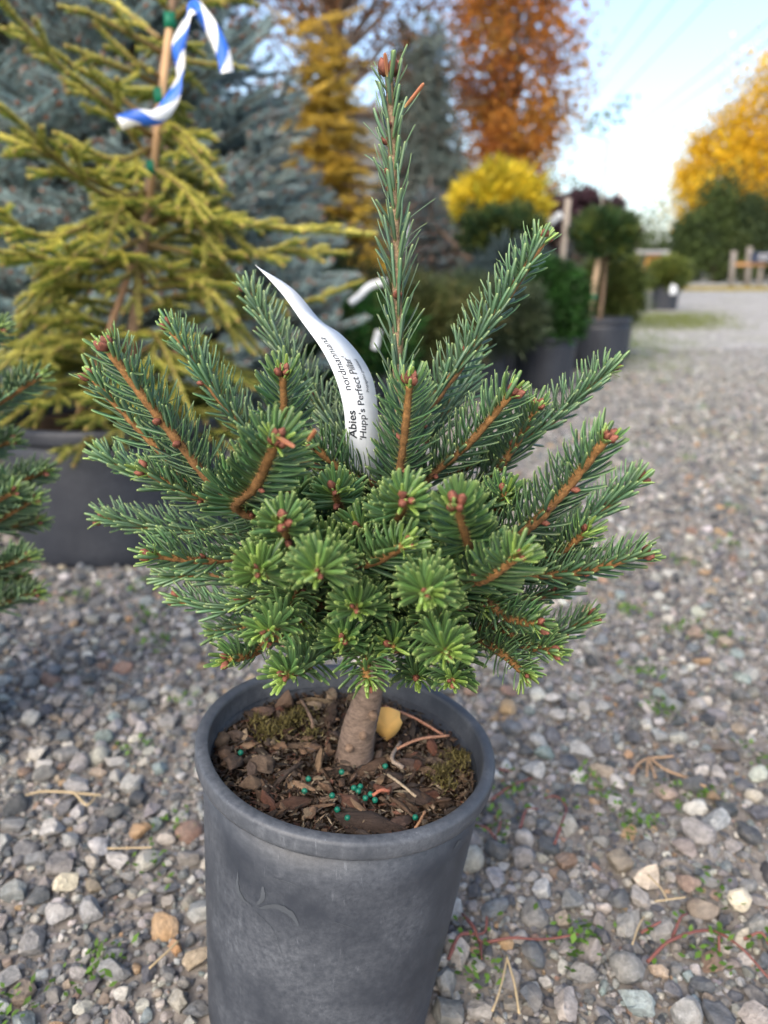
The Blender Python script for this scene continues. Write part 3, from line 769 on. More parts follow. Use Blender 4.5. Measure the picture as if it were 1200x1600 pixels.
    strand([(602, 1104, .010), (648, 1122, .012), (692, 1148, .008)], .0011, (.34, .17, .11), 'dead_needle')
    strand([(620, 1170, .008), (655, 1155, .011), (702, 1149, .010)], .0011, (.36, .19, .12), 'dead_needle')
    strand([(606, 1210, .006), (630, 1228, .008), (650, 1245, .006)], .0010, (.30, .24, .17), 'dead_needle')
    strand([(645, 1300, .005), (655, 1285, .010), (664, 1268, .010)], .0010, (.32, .18, .10), 'dead_needle')
    strand([(582, 1243, .006), (595, 1235, .009), (608, 1236, .007)], .0012, (.36, .13, .08), 'dead_needle')
    strand([(625, 1160, .006), (612, 1185, .008), (630, 1200, .006)], .0016, (.25, .20, .16), 'twig')
    strand([(470, 1093, .006), (485, 1120, .010), (490, 1140, .006)], .0014, (.16, .11, .08), 'twig')
    return put

def build_main_pot(root, base):
    po, so = pot_parts(root, base, R_POT, 0.089, H_POT, M_POT, TILT, 0.028, 0.0076, 128, M_SOIL, M_RIM)
    # pale scrapes on the front of the wall, raised a hair
    Rm = RM
    def wall(px, py):                      # point on the pot's front wall at a pixel
        d = at(px, py, 1.0) - np.array([0, 0, CAMH]); o = np.array([0, 0, CAMH]) - base
        o = Rm.T @ o; d = Rm.T @ d
        best = None
        for t in np.linspace(.25, .6, 700):
            p = o + d * t
            r = 0.089 + (R_POT - 0.0054 - 0.089) * (p[2] - .006) / (H_POT - .0197)
            if np.hypot(p[0], p[1]) < r: best = p; break
        if best is None: return None
        an = math.atan2(best[1], best[0]); s = (r + 0.0002) / np.hypot(best[0], best[1]) * (1 + .004 * math.sin(2 * an + 1) + .002 * math.sin(5 * an)); return Rm @ np.array([best[0] * s, best[1] * s, best[2]])
    M_SCR = plain_mat('plastic_scrape', (0.060, 0.070, 0.085), .6)
    for pts, w in (([(373, 1362), (372, 1385), (380, 1404), (394, 1415)], 2.6), ([(411, 1384), (411, 1402), (402, 1413)], 4.0),
                   ([(405, 1418), (432, 1416), (455, 1428), (466, 1446)], 4.5), ([(398, 1422), (425, 1450), (437, 1480), (440, 1490)], 0.7),
                   ([(440, 1505), (468, 1503), (470, 1512)], 0.8), ([(708, 1328), (718, 1312), (712, 1322), (722, 1310)], 1.4), ([(420, 1370), (450, 1378), (470, 1388)], 0.5), ([(520, 1440), (555, 1452)], 0.5), ([(660, 1470), (685, 1455)], .6)):
        C = catmull(np.array(pts, float), 24); tn = nrm(np.gradient(C, axis=0)); nn = np.stack([-tn[:, 1], tn[:, 0]], -1)
        prof = np.sin(np.linspace(0.05, np.pi - .05, 24)) ** .6 * w * rng.uniform(.75, 1.1, 24)
        A = [wall(*(c + n_ * p_)) for c, n_, p_ in zip(C, nn, prof)]; B = [wall(*(c - n_ * p_)) for c, n_, p_ in zip(C, nn, prof)]
        if any(v is None for v in A + B): continue
        V = np.array(A + B); i = np.arange(23); F = np.stack([i, i + 1, i + 25, i + 24], -1)
        obj('scrape', mk_mesh('scrape', V, [F], None, M_SCR, True), po)
    put = dress_pot(root, base, so)
    return put
# ------------------------------------------------------------------ background plants
def brush(mb, P, nl, nw, dens, ang, col, var=0.25, up=0.15, tipcol=None, bud=None, topcol=None, stem=None, stem_r=0.003):
    """a shoot of thin spruce needles round the curve P"""
    P = np.asarray(P, float); seg = np.linalg.norm(np.diff(P, axis=0), axis=1); cum = np.concatenate([[0], np.cumsum(seg)]); Lg = cum[-1]
    T, _, _ = frames(P); n = max(6, int(dens * Lg))
    s = Lg * (np.arange(n) + rng.random(n)) / n; idx = np.clip(np.searchsorted(cum, s) - 1, 0, len(seg) - 1); u = ((s - cum[idx]) / seg[idx])[:, None]
    p = P[idx] * (1 - u) + P[idx + 1] * u; t = T[idx]
    a = np.arange(n) * 2.39996 + rng.normal(0, .3, n)
    x = nrm(np.cross(t, np.array([.13, .21, .97]))); y = np.cross(t, x)
    rad = nrm(np.cos(a)[:, None] * x + np.sin(a)[:, None] * y + np.array([0, 0, up]))
    an = np.radians(ang) * rng.uniform(.8, 1.15, n) * (1 - .35 * (s / Lg) ** 4)
    d = t * np.cos(an)[:, None] + rad * np.sin(an)[:, None]
    L = nl * rng.uniform(.75, 1.15, n)[:, None]; w = nrm(np.cross(d, rng.standard_normal((n, 3)))) * nw * .5
    V = np.stack([p, p + d * L * .45 - w, p + d * L, p + d * L * .45 + w], 1).reshape(-1, 3)
    c = np.asarray(col) * rng.uniform(1 - var, 1 + var, (n, 1))
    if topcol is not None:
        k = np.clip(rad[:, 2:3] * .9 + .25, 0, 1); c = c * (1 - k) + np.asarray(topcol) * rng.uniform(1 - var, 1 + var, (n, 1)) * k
    mb.add(V, [np.arange(4 * n).reshape(-1, 4)], np.repeat(c, 4, 0))
    if stem is not None: tube(mb, P, np.linspace(stem_r, stem_r * .6, len(P)), stem, 5)
    if bud is not None:
        e = T[-1]; b0 = P[-1]; q = nrm(np.cross(e, np.array([.3, .1, .9]))); q2 = np.cross(e, q); r = nl * .30
        ring = np.array([b0 + e * 0.3 * r + r * (math.cos(k) * q + math.sin(k) * q2) for k in np.linspace(0, 5.236, 6)])
        V = np.vstack([b0 - e * r, ring, b0 + e * r * 2.6]); F = [[0, 1 + (k + 1) % 6, 1 + k] for k in range(6)] + [[7, 1 + k, 1 + (k + 1) % 6] for k in range(6)]
        mb.add(V, [np.array(F)], np.asarray(bud) * rng.uniform(.7, 1.2))

def spruce_spray(name, L, col, bud, nl=.020, nw=.0022, dens=900, bare=.5, lat=9, lat_l=.13, ang=58, topcol=None, droop=0.0):
    """one branch along +X, its tip at the origin, bare limb towards the trunk"""
    mb = MB()
    ax = catmull([(-L - bare, 0, -.05 - .2 * droop), (-L, 0, -.02), (-L * .5, rng.normal(0, .015), .012), (0, 0, 0 - droop * .05)], 20)
    tube(mb, ax, np.linspace(.012, .003, 20), (.12, .085, .06), 6)
    brush(mb, ax[9:], nl, nw, dens, ang, col, bud=bud, topcol=topcol)
    for k in range(lat):
        f = .30 + .68 * (k + rng.random() * .6) / lat; i = int(f * 19); s = 1 if k % 2 else -1
        b = ax[i]; ln = lat_l * (1.25 - .7 * f) * rng.uniform(.8, 1.25); ay = math.radians(rng.uniform(38, 62)) * s
        d = np.array([math.cos(ay), math.sin(ay), rng.uniform(-.1, .35) - droop]); d = nrm(d)
        P = catmull([b, b + d * ln * .55 + np.array([0, 0, .004]), b + d * ln + np.array([0, 0, .01 - droop * .03])], 8)
        brush(mb, P, nl, nw, dens, ang, col, bud=bud, topcol=topcol, stem=(.14, .10, .07))
        if ln > lat_l * .75:
            for s2 in (-1, 1):
                q = P[4]; d2 = nrm(d + .9 * s2 * np.array([-d[1], d[0], 0]) + np.array([0, 0, rng.uniform(0, .3)]))
                brush(mb, catmull([q, q + d2 * ln * .5], 5), nl, nw, dens, ang, col, bud=bud, topcol=topcol)
    return mb.mesh(name, M_FOL)

def conifer(name, label, base, H, prof, sprays, n, group=None, pitch=(-.1, .35), z0=.05, trunk_r=.05, part='branch', scale=(.85, 1.2), power=1.0, top=None):
    root = thing(name, base, label, 'tree', group)
    mb = MB(); tube(mb, catmull([(0, 0, -.02), (.01, 0, H * .5), (0, 0, H)], 12), np.linspace(trunk_r, .006, 12), (.12, .09, .07), 8, .05)
    obj('trunk', mb.mesh('trunk', M_BARK), root)
    for k in range(n):
        z = z0 + (H - z0) * (1 - (1 - (k + rng.random()) / n) ** .5 if power == 1 else (k + rng.random()) / n)
        r = prof(z / H) * rng.uniform(.82, 1.06); a = k * 2.39996 + rng.normal(0, .2)
        o = obj(part, sprays[rng.integers(len(sprays))], root, (r * math.cos(a), r * math.sin(a), z))
        o.rotation_euler = (rng.normal(0, .25), -rng.uniform(*pitch) - .9 * max(0, (z / H - .85)), a); s = rng.uniform(*scale); o.scale = (s * min(1.0, r / .5 + .35), s, s)
    return root

def tuft(n, L, W, spread, col, rs):
    """leaf clump template: n blades from the origin round +Z; returns V, F, colour factor"""
    d = nrm(rs.standard_normal((n, 3)) * spread + np.array([0, 0, 1.0])) * L * rs.uniform(.6, 1.15, (n, 1)); p = rs.normal(0, L * .25, (n, 3))
    s = nrm(np.cross(d, rs.standard_normal((n, 3)))) * W * .5
    V = np.stack([p, p + d * .5 - s, p + d, p + d * .5 + s], 1).reshape(-1, 3)
    return V, np.arange(4 * n).reshape(-1, 4)

def clump_crown(pts, dirs, size, n_tuft, L, W, spread, cols, var=.3):
    """a crown of many leaf clumps at pts (k,3), looking along dirs"""
    mb = MB(); T = [tuft(n_tuft, L, W, spread, None, rng) for _ in range(6)]
    cols = np.asarray(cols, float)
    for p, d, s in zip(pts, dirs, size):
        V, F = T[rng.integers(6)]; z = nrm(d); x = nrm(np.cross(z, rng.standard_normal(3))); y = np.cross(z, x)
        c = cols[rng.integers(len(cols))] * rng.uniform(1 - var, 1 + var)
        cc = c * np.repeat(rng.uniform(.75, 1.25, (len(V) // 4, 1)), 4, 0)
        mb.add((V * s) @ np.stack([x, y, z]) + p, [F], cc)
    return mb

def lump_pts(n, rx, ry, rz, inner=.55, lumps=.12, zmin=-1.0):
    d = nrm(rng.standard_normal((n * 2, 3))); d = d[d[:, 2] > zmin][:n]; n = len(d)
    ph = rng.uniform(0, 6, 4)
    r = (inner + (1 - inner) * rng.random(n) ** .5) * (1 + lumps * np.sin(d[:, 0] * 5 + ph[0]) * np.sin(d[:, 2] * 6 + ph[1]) + lumps * np.sin(d[:, 1] * 6 + ph[2]))
    return d * r[:, None] * np.array([rx, ry, rz]), d

def potted_shrub(name, label, px, base_py, Y, crown, pot, stem=None, category='potted shrub', group=None, stake=None):
    """crown: (cz, rx, rz, n, L, W, cols, zmin); pot: (rt, h) or None; stem: radius"""
    b = at(px, base_py, Y); b[2] = 0.0
    root = thing(name, b, label, category, group)
    if pot:
        rt, h = pot; pot_parts(root, b, rt, rt * .86, h, M_POT_BG, None, .03, .014, 48, M_SOIL); POT_FOOT.append((b[0], b[1], rt * .86))
    else: h = .0
    cz, rx, rz, n, L, W, cols, zmin = crown
    mb = MB(); tube(mb, catmull([(0, 0, max(h - .06, -.02)), (.01, 0, (h + cz) * .5), (0, 0, cz)], 8), np.linspace(stem or .014, (stem or .014) * .6, 8), (.14, .10, .07), 7, .06)
    for k in range(7):
        a = k * .9; tube(mb, [(0, 0, cz - rz * .45), (math.cos(a) * rx * .7, math.sin(a) * rx * .7, cz + rz * rng.uniform(-.3, .5))], [.006, .002], (.14, .10, .07), 5)
    obj('trunk', mb.mesh('trunk', M_BARK), root)
    P, d = lump_pts(n, rx, rx, rz, zmin=zmin); P[:, 2] += cz
    obj('crown', clump_crown(P, d + np.array([0, 0, .3]), rng.uniform(.8, 1.25, n), 26, L, W, .65, cols).mesh('crown', M_FOL), root)
    if stake:
        (r_, z0_, z1_, dx, lean) = stake
        sb = MB(); tube(sb, [(dx - lean, -.03, z0_), (dx, -.03, z1_)], r_, (.42, .31, .21), 8, .03); so_ = obj('stake', sb.mesh('stake', M_WOOD), root)
        for f in (.35, .8):
            tb = MB(); q0 = np.array([dx - lean * (1 - f), -.03, z0_ + (z1_ - z0_) * f]); tube(tb, [q0 - np.array([0, 0, .012]), q0 + np.array([0, 0, .012])], r_ * 1.5, (.01, .16, .09), 10)
            obj('tie', tb.mesh('tie', M_TIE), so_)
    return root

M_TIE = vcol_mat('green_tie_tape', .5, 80, .15)

def leafy_tree(name, label, base, H, crown_z, rx, rz, nleaf, leaf, cols, trunk_r, clumps=60, sparse=.25, holes=None, limbs=9):
    root = thing(name, base, label, 'tree')
    mb = MB(); top = np.array([0, 0, H * .96]); ax = catmull([(0, 0, -.05), (.03 * H * .1, 0, H * .35), (-.02 * H * .1, 0, H * .7), top], 16)
    tube(mb, ax, np.linspace(trunk_r, trunk_r * .12, 16), (.16, .13, .11), 8, .05)
    cent = []
    for k in range(clumps):
        d = nrm(rng.standard_normal(3)); r = (.35 + .65 * rng.random() ** .6)
        c = np.array([0, 0, crown_z]) + d * r * np.array([rx, rx, rz])
        if c[2] < .3: continue
        cent.append(c)
    for k, c in enumerate(cent):
        z0 = np.clip(c[2] - np.hypot(c[0], c[1]) * rng.uniform(.6, 1.3), H * .12, H * .93); i = int(z0 / H * 15)
        b0 = ax[min(i, 15)]; tube(mb, catmull([b0, b0 * .45 + c * .55 + np.array([0, 0, -.05 * rx]), c], 7), np.linspace(trunk_r * .28, trunk_r * .05, 7), (.16, .13, .11), 5)
    obj('trunk', mb.mesh('trunk', M_BARK), root)
    cent = np.array(cent); per = nleaf // len(cent); ci = np.repeat(np.arange(len(cent)), per); n = len(ci)
    sp = rx * sparse
    p = cent[ci] + rng.normal(0, 1, (n, 3)) * np.array([sp, sp, sp * 1.1]) * rng.uniform(.6, 1.3, (len(cent), 1))[ci]
    d = nrm(rng.standard_normal((n, 3)) + np.array([0, 0, -.4])) * leaf * rng.uniform(.6, 1.2, (n, 1)); s = nrm(np.cross(d, rng.standard_normal((n, 3)))) * leaf * .38; nn = nrm(np.cross(d, s)) * leaf * .12
    V = np.stack([p, p + d * .5 - s + nn, p + d, p + d * .5 + s + nn], 1).reshape(-1, 3)
    i0 = np.arange(n) * 4; F = np.concatenate([np.stack([i0, i0 + 1, i0 + 2], -1), np.stack([i0, i0 + 2, i0 + 3], -1)])
    cols = np.asarray(cols); cc = cols[rng.integers(len(cols), size=len(cent))][ci] * rng.uniform(.65, 1.35, (n, 1))
    obj('crown', mk_mesh('crown', V, [F], np.repeat(cc, 4, 0), M_LEAF, False), root)
    return root

def ground_pt(px, Y, py=340):
    p = at(px, py, Y); p[2] = 0; return p

def build_background():
    # --- blue spruce
    bud = (.22, .10, .06)
    bs = [spruce_spray('branch', rng.uniform(.42, .6), c, bud, .023, .0032, 1200, .4, 10, .15) for c in
          ((.27, .37, .375), (.31, .41, .41), (.235, .335, .34), (.33, .42, .41), (.28, .38, .375))]
    b = ground_pt(165, 3.05)
    conifer('blue_spruce', 'broad silvery blue spruce with brown buds behind the yellow green spruce', b, 3.6, lambda f: 1.06 * (1 - f) ** .9 * min(1, .75 + f * 3), bs, 520, pitch=(.05, .55), z0=.12, trunk_r=.07)
    # --- second blue spruce low behind the leader
    bs2 = [spruce_spray('branch', .3, c, bud, .018, .0030, 600, .25, 7, .10) for c in ((.14, .20, .215), (.165, .225, .24), (.12, .175, .18))]
    b = ground_pt(672, 4.4)
    conifer('blue_spruce', 'low mounded blue spruce between the fir leader and dark globe tree', b, 1.05, lambda f: .36 * (1 - f) ** .6, bs2, 85, pitch=(.1, .6), z0=.15, trunk_r=.03)
    b = ground_pt(905, 6.3)
    conifer('blue_spruce', 'small blue spruce behind the staked green globe tree', b, 1.0, lambda f: .40 * (1 - f) ** .6, bs2, 70, pitch=(.1, .6), z0=.15, trunk_r=.03)
    # --- weeping blue conifer, tall
    dr = [spruce_spray('branch', .55, c, None, .05, .010, 190, .4, 8, .26, 50, None, .55) for c in ((.12, .16, .145), (.145, .18, .16), (.11, .14, .13))]
    b = ground_pt(664, 9.5)
    conifer('weeping_spruce', 'tall grey green weeping spruce with narrow tip behind the leader', b, 3.15, lambda f: .16 + 1.15 * (1 - f) ** 1.5, dr, 190, pitch=(-.9, -.3), z0=.2, trunk_r=.06)
    b = ground_pt(632, 12.5)
    da = [spruce_spray('branch', .5, c, None, .06, .014, 170, .3, 8, .22, 40, None, -.3) for c in ((.030, .062, .020), (.04, .075, .028))]
    conifer('columnar_conifer', 'dark green narrow columnar conifer behind the grey weeping spruce', b, 4.25, lambda f: .12 + .42 * (1 - f) ** .8, da, 120, pitch=(.5, 1.0), z0=.2, trunk_r=.07)
    # --- golden conifer
    go = [spruce_spray('branch', .6, c, None, .035, .009, 300, .4, 9, .24, 48, t, .25) for c, t in (((.34, .24, .035), (.62, .40, .05)), ((.38, .28, .05), (.68, .46, .07)), ((.28, .22, .04), (.55, .38, .05)))]
    b = ground_pt(508, 7.0)
    conifer('golden_conifer', 'golden yellow conifer beside the right edge of the blue spruce', b, 2.6, lambda f: .16 + .62 * (1 - f) ** .9, go, 130, pitch=(-.3, .25), z0=.2, trunk_r=.05)
    # --- autumn trees
    b = ground_pt(795, 15.0)
    leafy_tree('autumn_tree', 'tall upright tree with sparse rusty orange autumn leaves against sky', b, 7.0, 4.3, 1.2, 2.9, 16000, .10, [(.42, .17, .03), (.50, .22, .04), (.36, .13, .03), (.45, .24, .05), (.30, .12, .03)], .10, 130, .19)
    b = ground_pt(535, 11.0)
    leafy_tree('bronze_tree', 'brown bronze leaved tree showing above the golden conifer', b, 6.4, 4.85, 1.75, 1.8, 11000, .085, [(.22, .10, .045), (.28, .13, .05), (.18, .09, .04)], .11, 110, .22)
    # far side of the lot, right
    gcol = [(.055, .085, .03), (.075, .11, .035), (.045, .07, .03), (.09, .12, .04)]
    ycol = [(.66, .42, .02), (.74, .50, .03), (.60, .36, .02), (.70, .52, .05)]
    for (px, Y, H, cz, rx, rz, lab) in ((1205, 46, 12.6, 7.6, 3.3, 5.0, 'tallest bright yellow autumn tree far across the gravel lot'), (1125, 48, 9.0, 5.3, 2.5, 3.7, 'lower bright yellow autumn tree behind the dark green far trees'),
                                        (1290, 48, 13.0, 7.6, 3.6, 5.0, 'bright yellow autumn tree at the far right edge of the lot')):
        leafy_tree('autumn_tree', lab, ground_pt(px, Y), H, cz, rx, rz, 11000, .26, ycol, .2, 90, .22)
    for k, (px, Y, H, cz, rx, rz, lab) in enumerate(((1087, 38, 2.9, 1.5, .75, 1.35, 'dark green bushy tree at the left end of the far tree row'), (1128, 37, 4.6, 2.3, .95, 2.2, 'dark green tree in front of the lower yellow autumn tree'),
                                        (1180, 36, 3.5, 1.8, 1.15, 1.7, 'olive green tree behind the far timber posts'), (1245, 36, 4.3, 2.2, 1.2, 2.0, 'olive green tree at the end of the far row past the sign'))):
        leafy_tree('far_tree', lab, ground_pt(px, Y), H, cz, rx, rz, 6500, .20, [gcol[k], gcol[(k + 1) % 4]], .14, 55, .30)
    for (px, Y, H, rx, lab) in ((985, 42, 3.3, 3.4, 'low dark hedge tree left of the orange booth'), (880, 34, 2.4, 2.6, 'dim green tree beyond the potted globe trees'), (760, 30, 2.8, 3.0, 'dim green tree far behind the yellow globe shrub'), (560, 26, 5.0, 3.2, 'dim grey green tree far behind the golden conifer')):
        leafy_tree('far_tree', lab, ground_pt(px, Y), H if px != 985 else 1.7, (H if px != 985 else 1.7) * .5, rx, (H if px != 985 else 1.7) * .48, 7000, .2, gcol, .14, 60, .26)
    # --- potted stock on the right of the leader
    dark = [(.022, .052, .018), (.03, .07, .022), (.018, .04, .015)]; olive = [(.10, .115, .022), (.075, .10, .02), (.05, .075, .02)]
    yel = [(.50, .38, .02), (.58, .44, .03), (.42, .34, .03), (.36, .34, .03)]
    g = 'potted nursery stock in the row behind'
    potted_shrub('globe_shrub', 'yellow rounded conifer crown above the olive globe tree', 766, 640, 5.6, (1.0, .275, .19, 420, .085, .012, yel, -.8), (.20, .34), .02, 'potted shrub', g)
    potted_shrub('globe_tree', 'olive green flat globe on a stem below the yellow crown', 772, 640, 4.9, (.785, .235, .145, 420, .055, .009, olive + dark, -.9), (.19, .34), .018, 'potted tree', g, (.014, .30, .78, -.02, .05))
    potted_shrub('globe_tree', 'small green globe tree tied to pale stake beside the open lot', 928, 600, 4.75, (.775, .165, .115, 380, .05, .008, olive[1:] + dark, -.9), (.19, .30), .016, 'potted tree', g, (.017, .24, .76, -.03, .045))
    potted_shrub('rounded_shrub', 'dark green rounded shrub in black pot beside the pale stake', 848, 600, 3.95, (.41, .185, .20, 560, .05, .008, [(.022, .075, .014), (.03, .09, .018), (.02, .055, .014)], -.8), (.165, .26), .014, 'potted shrub', g)
    potted_shrub('fan_shrub', 'feathery olive green conifer in grey pot at the row end', 945, 570, 5.35, (.42, .165, .24, 420, .09, .009, [(.07, .10, .025), (.09, .12, .03), (.05, .075, .02), (.13, .14, .035)], -.7), (.17, .29), .014, 'potted shrub', g)
    potted_shrub('spreading_shrub', 'low spreading grey green juniper in black pot behind the right branch', 742, 610, 3.75, (.36, .30, .16, 480, .075, .007, [(.05, .075, .04), (.065, .09, .045), (.04, .06, .03)], -.8), (.16, .24), .014, 'potted shrub', g)
    potted_shrub('spreading_shrub', 'bright green low shrub with white tags left of the leader', 545, 640, 3.15, (.30, .26, .17, 460, .05, .007, [(.02, .09, .02), (.03, .11, .02), (.05, .08, .02)], -.8), (.15, .2), .014, 'potted shrub', g)
    potted_shrub('spreading_shrub', 'olive spreading conifer with long arms right of the leader', 655, 640, 3.45, (.36, .28, .14, 420, .09, .007, [(.075, .095, .03), (.06, .08, .03), (.10, .10, .035)], -.8), (.15, .22), .014, 'potted shrub', g)
    potted_shrub('purple_shrub', 'dark purple leaved shrub behind the globe trees', 890, 560, 8.0, (.90, .52, .34, 420, .09, .03, [(.045, .025, .032), (.06, .03, .04), (.03, .02, .025)], -.9), (.22, .36), .02, 'potted shrub', g)
    potted_shrub('olive_shrub', 'yellow green leafy shrub in black tub far along the row', 1037, 484, 12.0, (.50, .25, .17, 320, .12, .03, [(.12, .16, .03), (.16, .18, .04), (.07, .10, .03)], -.7), (.21, .34), .02, 'potted shrub', g)
    potted_shrub('blue_shrub', 'grey blue shrub low behind the rounded green shrub', 800, 600, 4.7, (.50, .26, .20, 320, .07, .008, [(.06, .09, .095), (.075, .11, .115)], -.8), (.17, .26), .014, 'potted shrub', g)
    potted_shrub('dark_shrub', 'dark green shrub in the gap beside the yellow green spruce', 470, 640, 3.6, (.42, .36, .34, 460, .06, .008, dark + [(.06, .07, .02)], -.8), (.19, .26), .014, 'potted shrub', g)

    # --- young whip with a few leaves high up
    b = ground_pt(936, 7.0); r = thing('young_tree', b, 'thin bare whip with a few leaves on one high twig', 'tree')
    mb = MB(); P = catmull([(0, 0, 0), (.01, 0, .9), (.02, 0, 1.6)], 10); tube(mb, P, np.linspace(.012, .006, 10), (.22, .22, .17), 7)
    tip = [at(918, 205, 7.0) - b, at(950, 182, 7.0) - b, at(985, 158, 7.0) - b]
    tube(mb, catmull([P[-1], tip[0], tip[1], tip[2]], 16), np.linspace(.006, .003, 16), (.20, .22, .16), 6); obj('trunk', mb.mesh('trunk', M_BARK), r)
    C = catmull(tip, 16); C = np.repeat(C, 3, 0) + rng.normal(0, .03, (48, 3)); obj('crown', clump_crown(C, rng.standard_normal((48, 3)), np.ones(48), 2, .05, .03, .8, [(.10, .17, .10), (.13, .20, .10)]).mesh('crown', M_LEAF), r)
    # --- stakes
    for (px, y0, y1, Y, rad, lab, c) in ((884, 395, 310, 5.9, .022, 'thick grey wooden stake between the two globe trees', (.30, .26, .22)), (968, 420, 287, 9.0, .022, 'pale leaning cane beyond the small green globe tree', (.55, .50, .48))):
        p1 = at(px + 4, y1, Y); p0 = at(px - 4, y0, Y); p0 = p1 + (p0 - p1) * (p1[2] + .02) / (p1[2] - p0[2])
        mb = MB(); tube(mb, [p0 - p0, p1 - p0], rad, c, 8, .03); tag(obj('stake', mb.mesh('stake', M_WOOD), None, tuple(p0)), lab, 'stake')
    # --- power lines
    wire = plain_mat('power_cable', (.20, .22, .24), .6)
    v0, v1 = at(695, 422, 100.0), None
    dirv = nrm((at(695, 422, 100.0) - np.array([0, 0, CAMH])) * np.array([1, 1, 0]))
    for k, (px, py, hgt) in enumerate(((1200, 30, 8.6), (1200, 62, 8.6), (1200, 102, 8.0), (1105, 0, 9.4), (1050, 0, 9.4), (1010, 0, 9.4))):
        d = at(px, py, 1.0) - np.array([0, 0, CAMH]); q = np.array([0, 0, CAMH]) + d * (hgt - CAMH) / d[2]
        t = np.linspace(-25, 110, 28)[:, None]; P = q + dirv * t; P[:, 2] += .00035 * (t[:, 0] - 25) ** 2 * 0.6 - .2
        mb = MB(); tube(mb, P, .016, (.2, .22, .24), 6); o = obj('power_line', mb.mesh('power_line', wire), None)
        tag(o, 'thin overhead power line sagging across the pale sky', 'power line', 'overhead power lines')
    # --- grey shed behind the golden conifer
    b = ground_pt(590, 20.0); r = thing('grey_shed', b, 'dull grey shed wall and flat roof behind the golden conifer', 'building')
    def box(mb, lo, hi, col):
        x0, y0, z0 = lo; x1, y1, z1 = hi; V = [(x0, y0, z0), (x1, y0, z0), (x1, y1, z0), (x0, y1, z0), (x0, y0, z1), (x1, y0, z1), (x1, y1, z1), (x0, y1, z1)]
        mb.add(V, [np.array([[0, 3, 2, 1], [4, 5, 6, 7], [0, 1, 5, 4], [1, 2, 6, 5], [2, 3, 7, 6], [3, 0, 4, 7]])], col)
    mv = vcol_mat('painted_board', .7, 8, .15, .002)
    def part(nm, lo, hi, col, parent):
        mb = MB(); box(mb, lo, hi, col); return obj(nm, mb.mesh(nm, mv, smooth=False), parent)
    part('wall', (-4.0, 0, 0), (.55, 4, 4.05), (.14, .155, .16), r); part('roof', (-4.2, -.25, 4.05), (.7, 4.2, 4.22), (.16, .17, .18), r)
    # --- far booth with orange boards
    b = ground_pt(1012, 31.0); r = thing('wooden_booth', b, 'small booth with grey roof and orange wooden wall across lot', 'building')
    part('wall', (-1.0, 0, 0), (.05, 1.6, 1.15), (.13, .14, .14), r); w = part('wall', (.055, -.04, 0), (.62, 1.6, 1.15), (.50, .19, .06), r)
    for k in range(5): part('board', (.06, -.07, .22 * k + .03), (.61, -.045, .22 * k + .21), (.52, .20 + .02 * (k % 2), .06), w)
    part('roof', (-1.25, -.3, 1.152), (.9, 1.9, 1.28), (.28, .29, .30), r)
    # --- timber posts, rail and sign
    posts = []
    for (px, y1, lab, rad) in ((1143, 392, 'far grey timber post at the rail end', .09), (1168, 386, 'far thick grey timber post beside the dark sign', .10), (1186, 414, 'far short pale post under the dark sign', .07)):
        p0 = ground_pt(px, 27.5, 440); p1 = at(px + 4, y1, 27.5); mb = MB(); tube(mb, [np.zeros(3), (p1 - p0) * .5, p1 - p0], [rad, rad * .96, rad * .94], (.22, .20, .18), 10, .03)
        tag(obj('timber_post', mb.mesh('timber_post', M_WOOD), None, tuple(p0)), lab, 'post'); posts.append((p0, p1))
    z = at(1155, 413, 27.5)[2]; x0, x1 = posts[0][0][0], posts[2][0][0] + .1
    mb = MB(); box(mb, (0, 0, -.05), (x1 - x0, .08, .05), (.40, .22, .10)); tag(obj('timber_rail', mb.mesh('timber_rail', mv, smooth=False), None, (x0, 27.36, z)), 'brown timber rail joining the far grey posts', 'rail')
    p = at(1172, 410, 27.3); q = at(1232, 394, 27.3); sg = thing('sign_board', (p[0], 27.3, p[2]), 'dark blue sign board with pale round marks fixed on far posts', 'sign')
    part('board', (0, -.03, 0), (q[0] - p[0], .03, q[2] - p[2]), (.03, .04, .07), sg)
    for k in range(3):
        a = np.linspace(.7, 5.6, 12); mb = MB(); tube(mb, np.stack([.36 + .2 * k + .07 * np.cos(a), 0 * a - .035, .17 + .08 * np.sin(a)], -1), .018, (.75, .75, .75), 5); obj('lettering', mb.mesh('lettering', mv), sg)
    # --- grass on the lot
    gm = MB()
    for (px0, px1, ya, yb, n, h, c) in ((985, 1115, 7.6, 11.4, 7000, .035, (.17, .20, .055)), (990, 1500, 22.5, 27.0, 12000, .10, (.36, .28, .07)), (950, 1020, 4.0, 8.0, 2500, .03, (.16, .22, .05))):
        x = rng.uniform(0, 1, n); y = ya + (yb - ya) * rng.beta(2, 2, n); X = np.array([(px0 + (px1 - px0) * u - 600) / FPX for u in x]) * (y * math.cos(PITCH) + CAMH * math.sin(PITCH))
        X = X + rng.normal(0, .22, n); p = np.stack([X, y, 0 * y - .002], -1); d = nrm(rng.standard_normal((n, 3)) * .5 + np.array([0, 0, 1])) * h * rng.uniform(.4, 1.2, (n, 1)); s = nrm(np.cross(d, rng.standard_normal((n, 3)))) * h * .12
        gm.add(np.stack([p - s, p + s, p + d], 1).reshape(-1, 3), [np.arange(3 * n).reshape(-1, 3)], np.repeat(np.asarray(c) * rng.uniform(.6, 1.4, (n, 1)), 3, 0))
    tag(obj('grass', gm.mesh('grass', M_LEAF), None, kind='stuff'), 'thin green and tan grass strips on the gravel lot', 'grass')

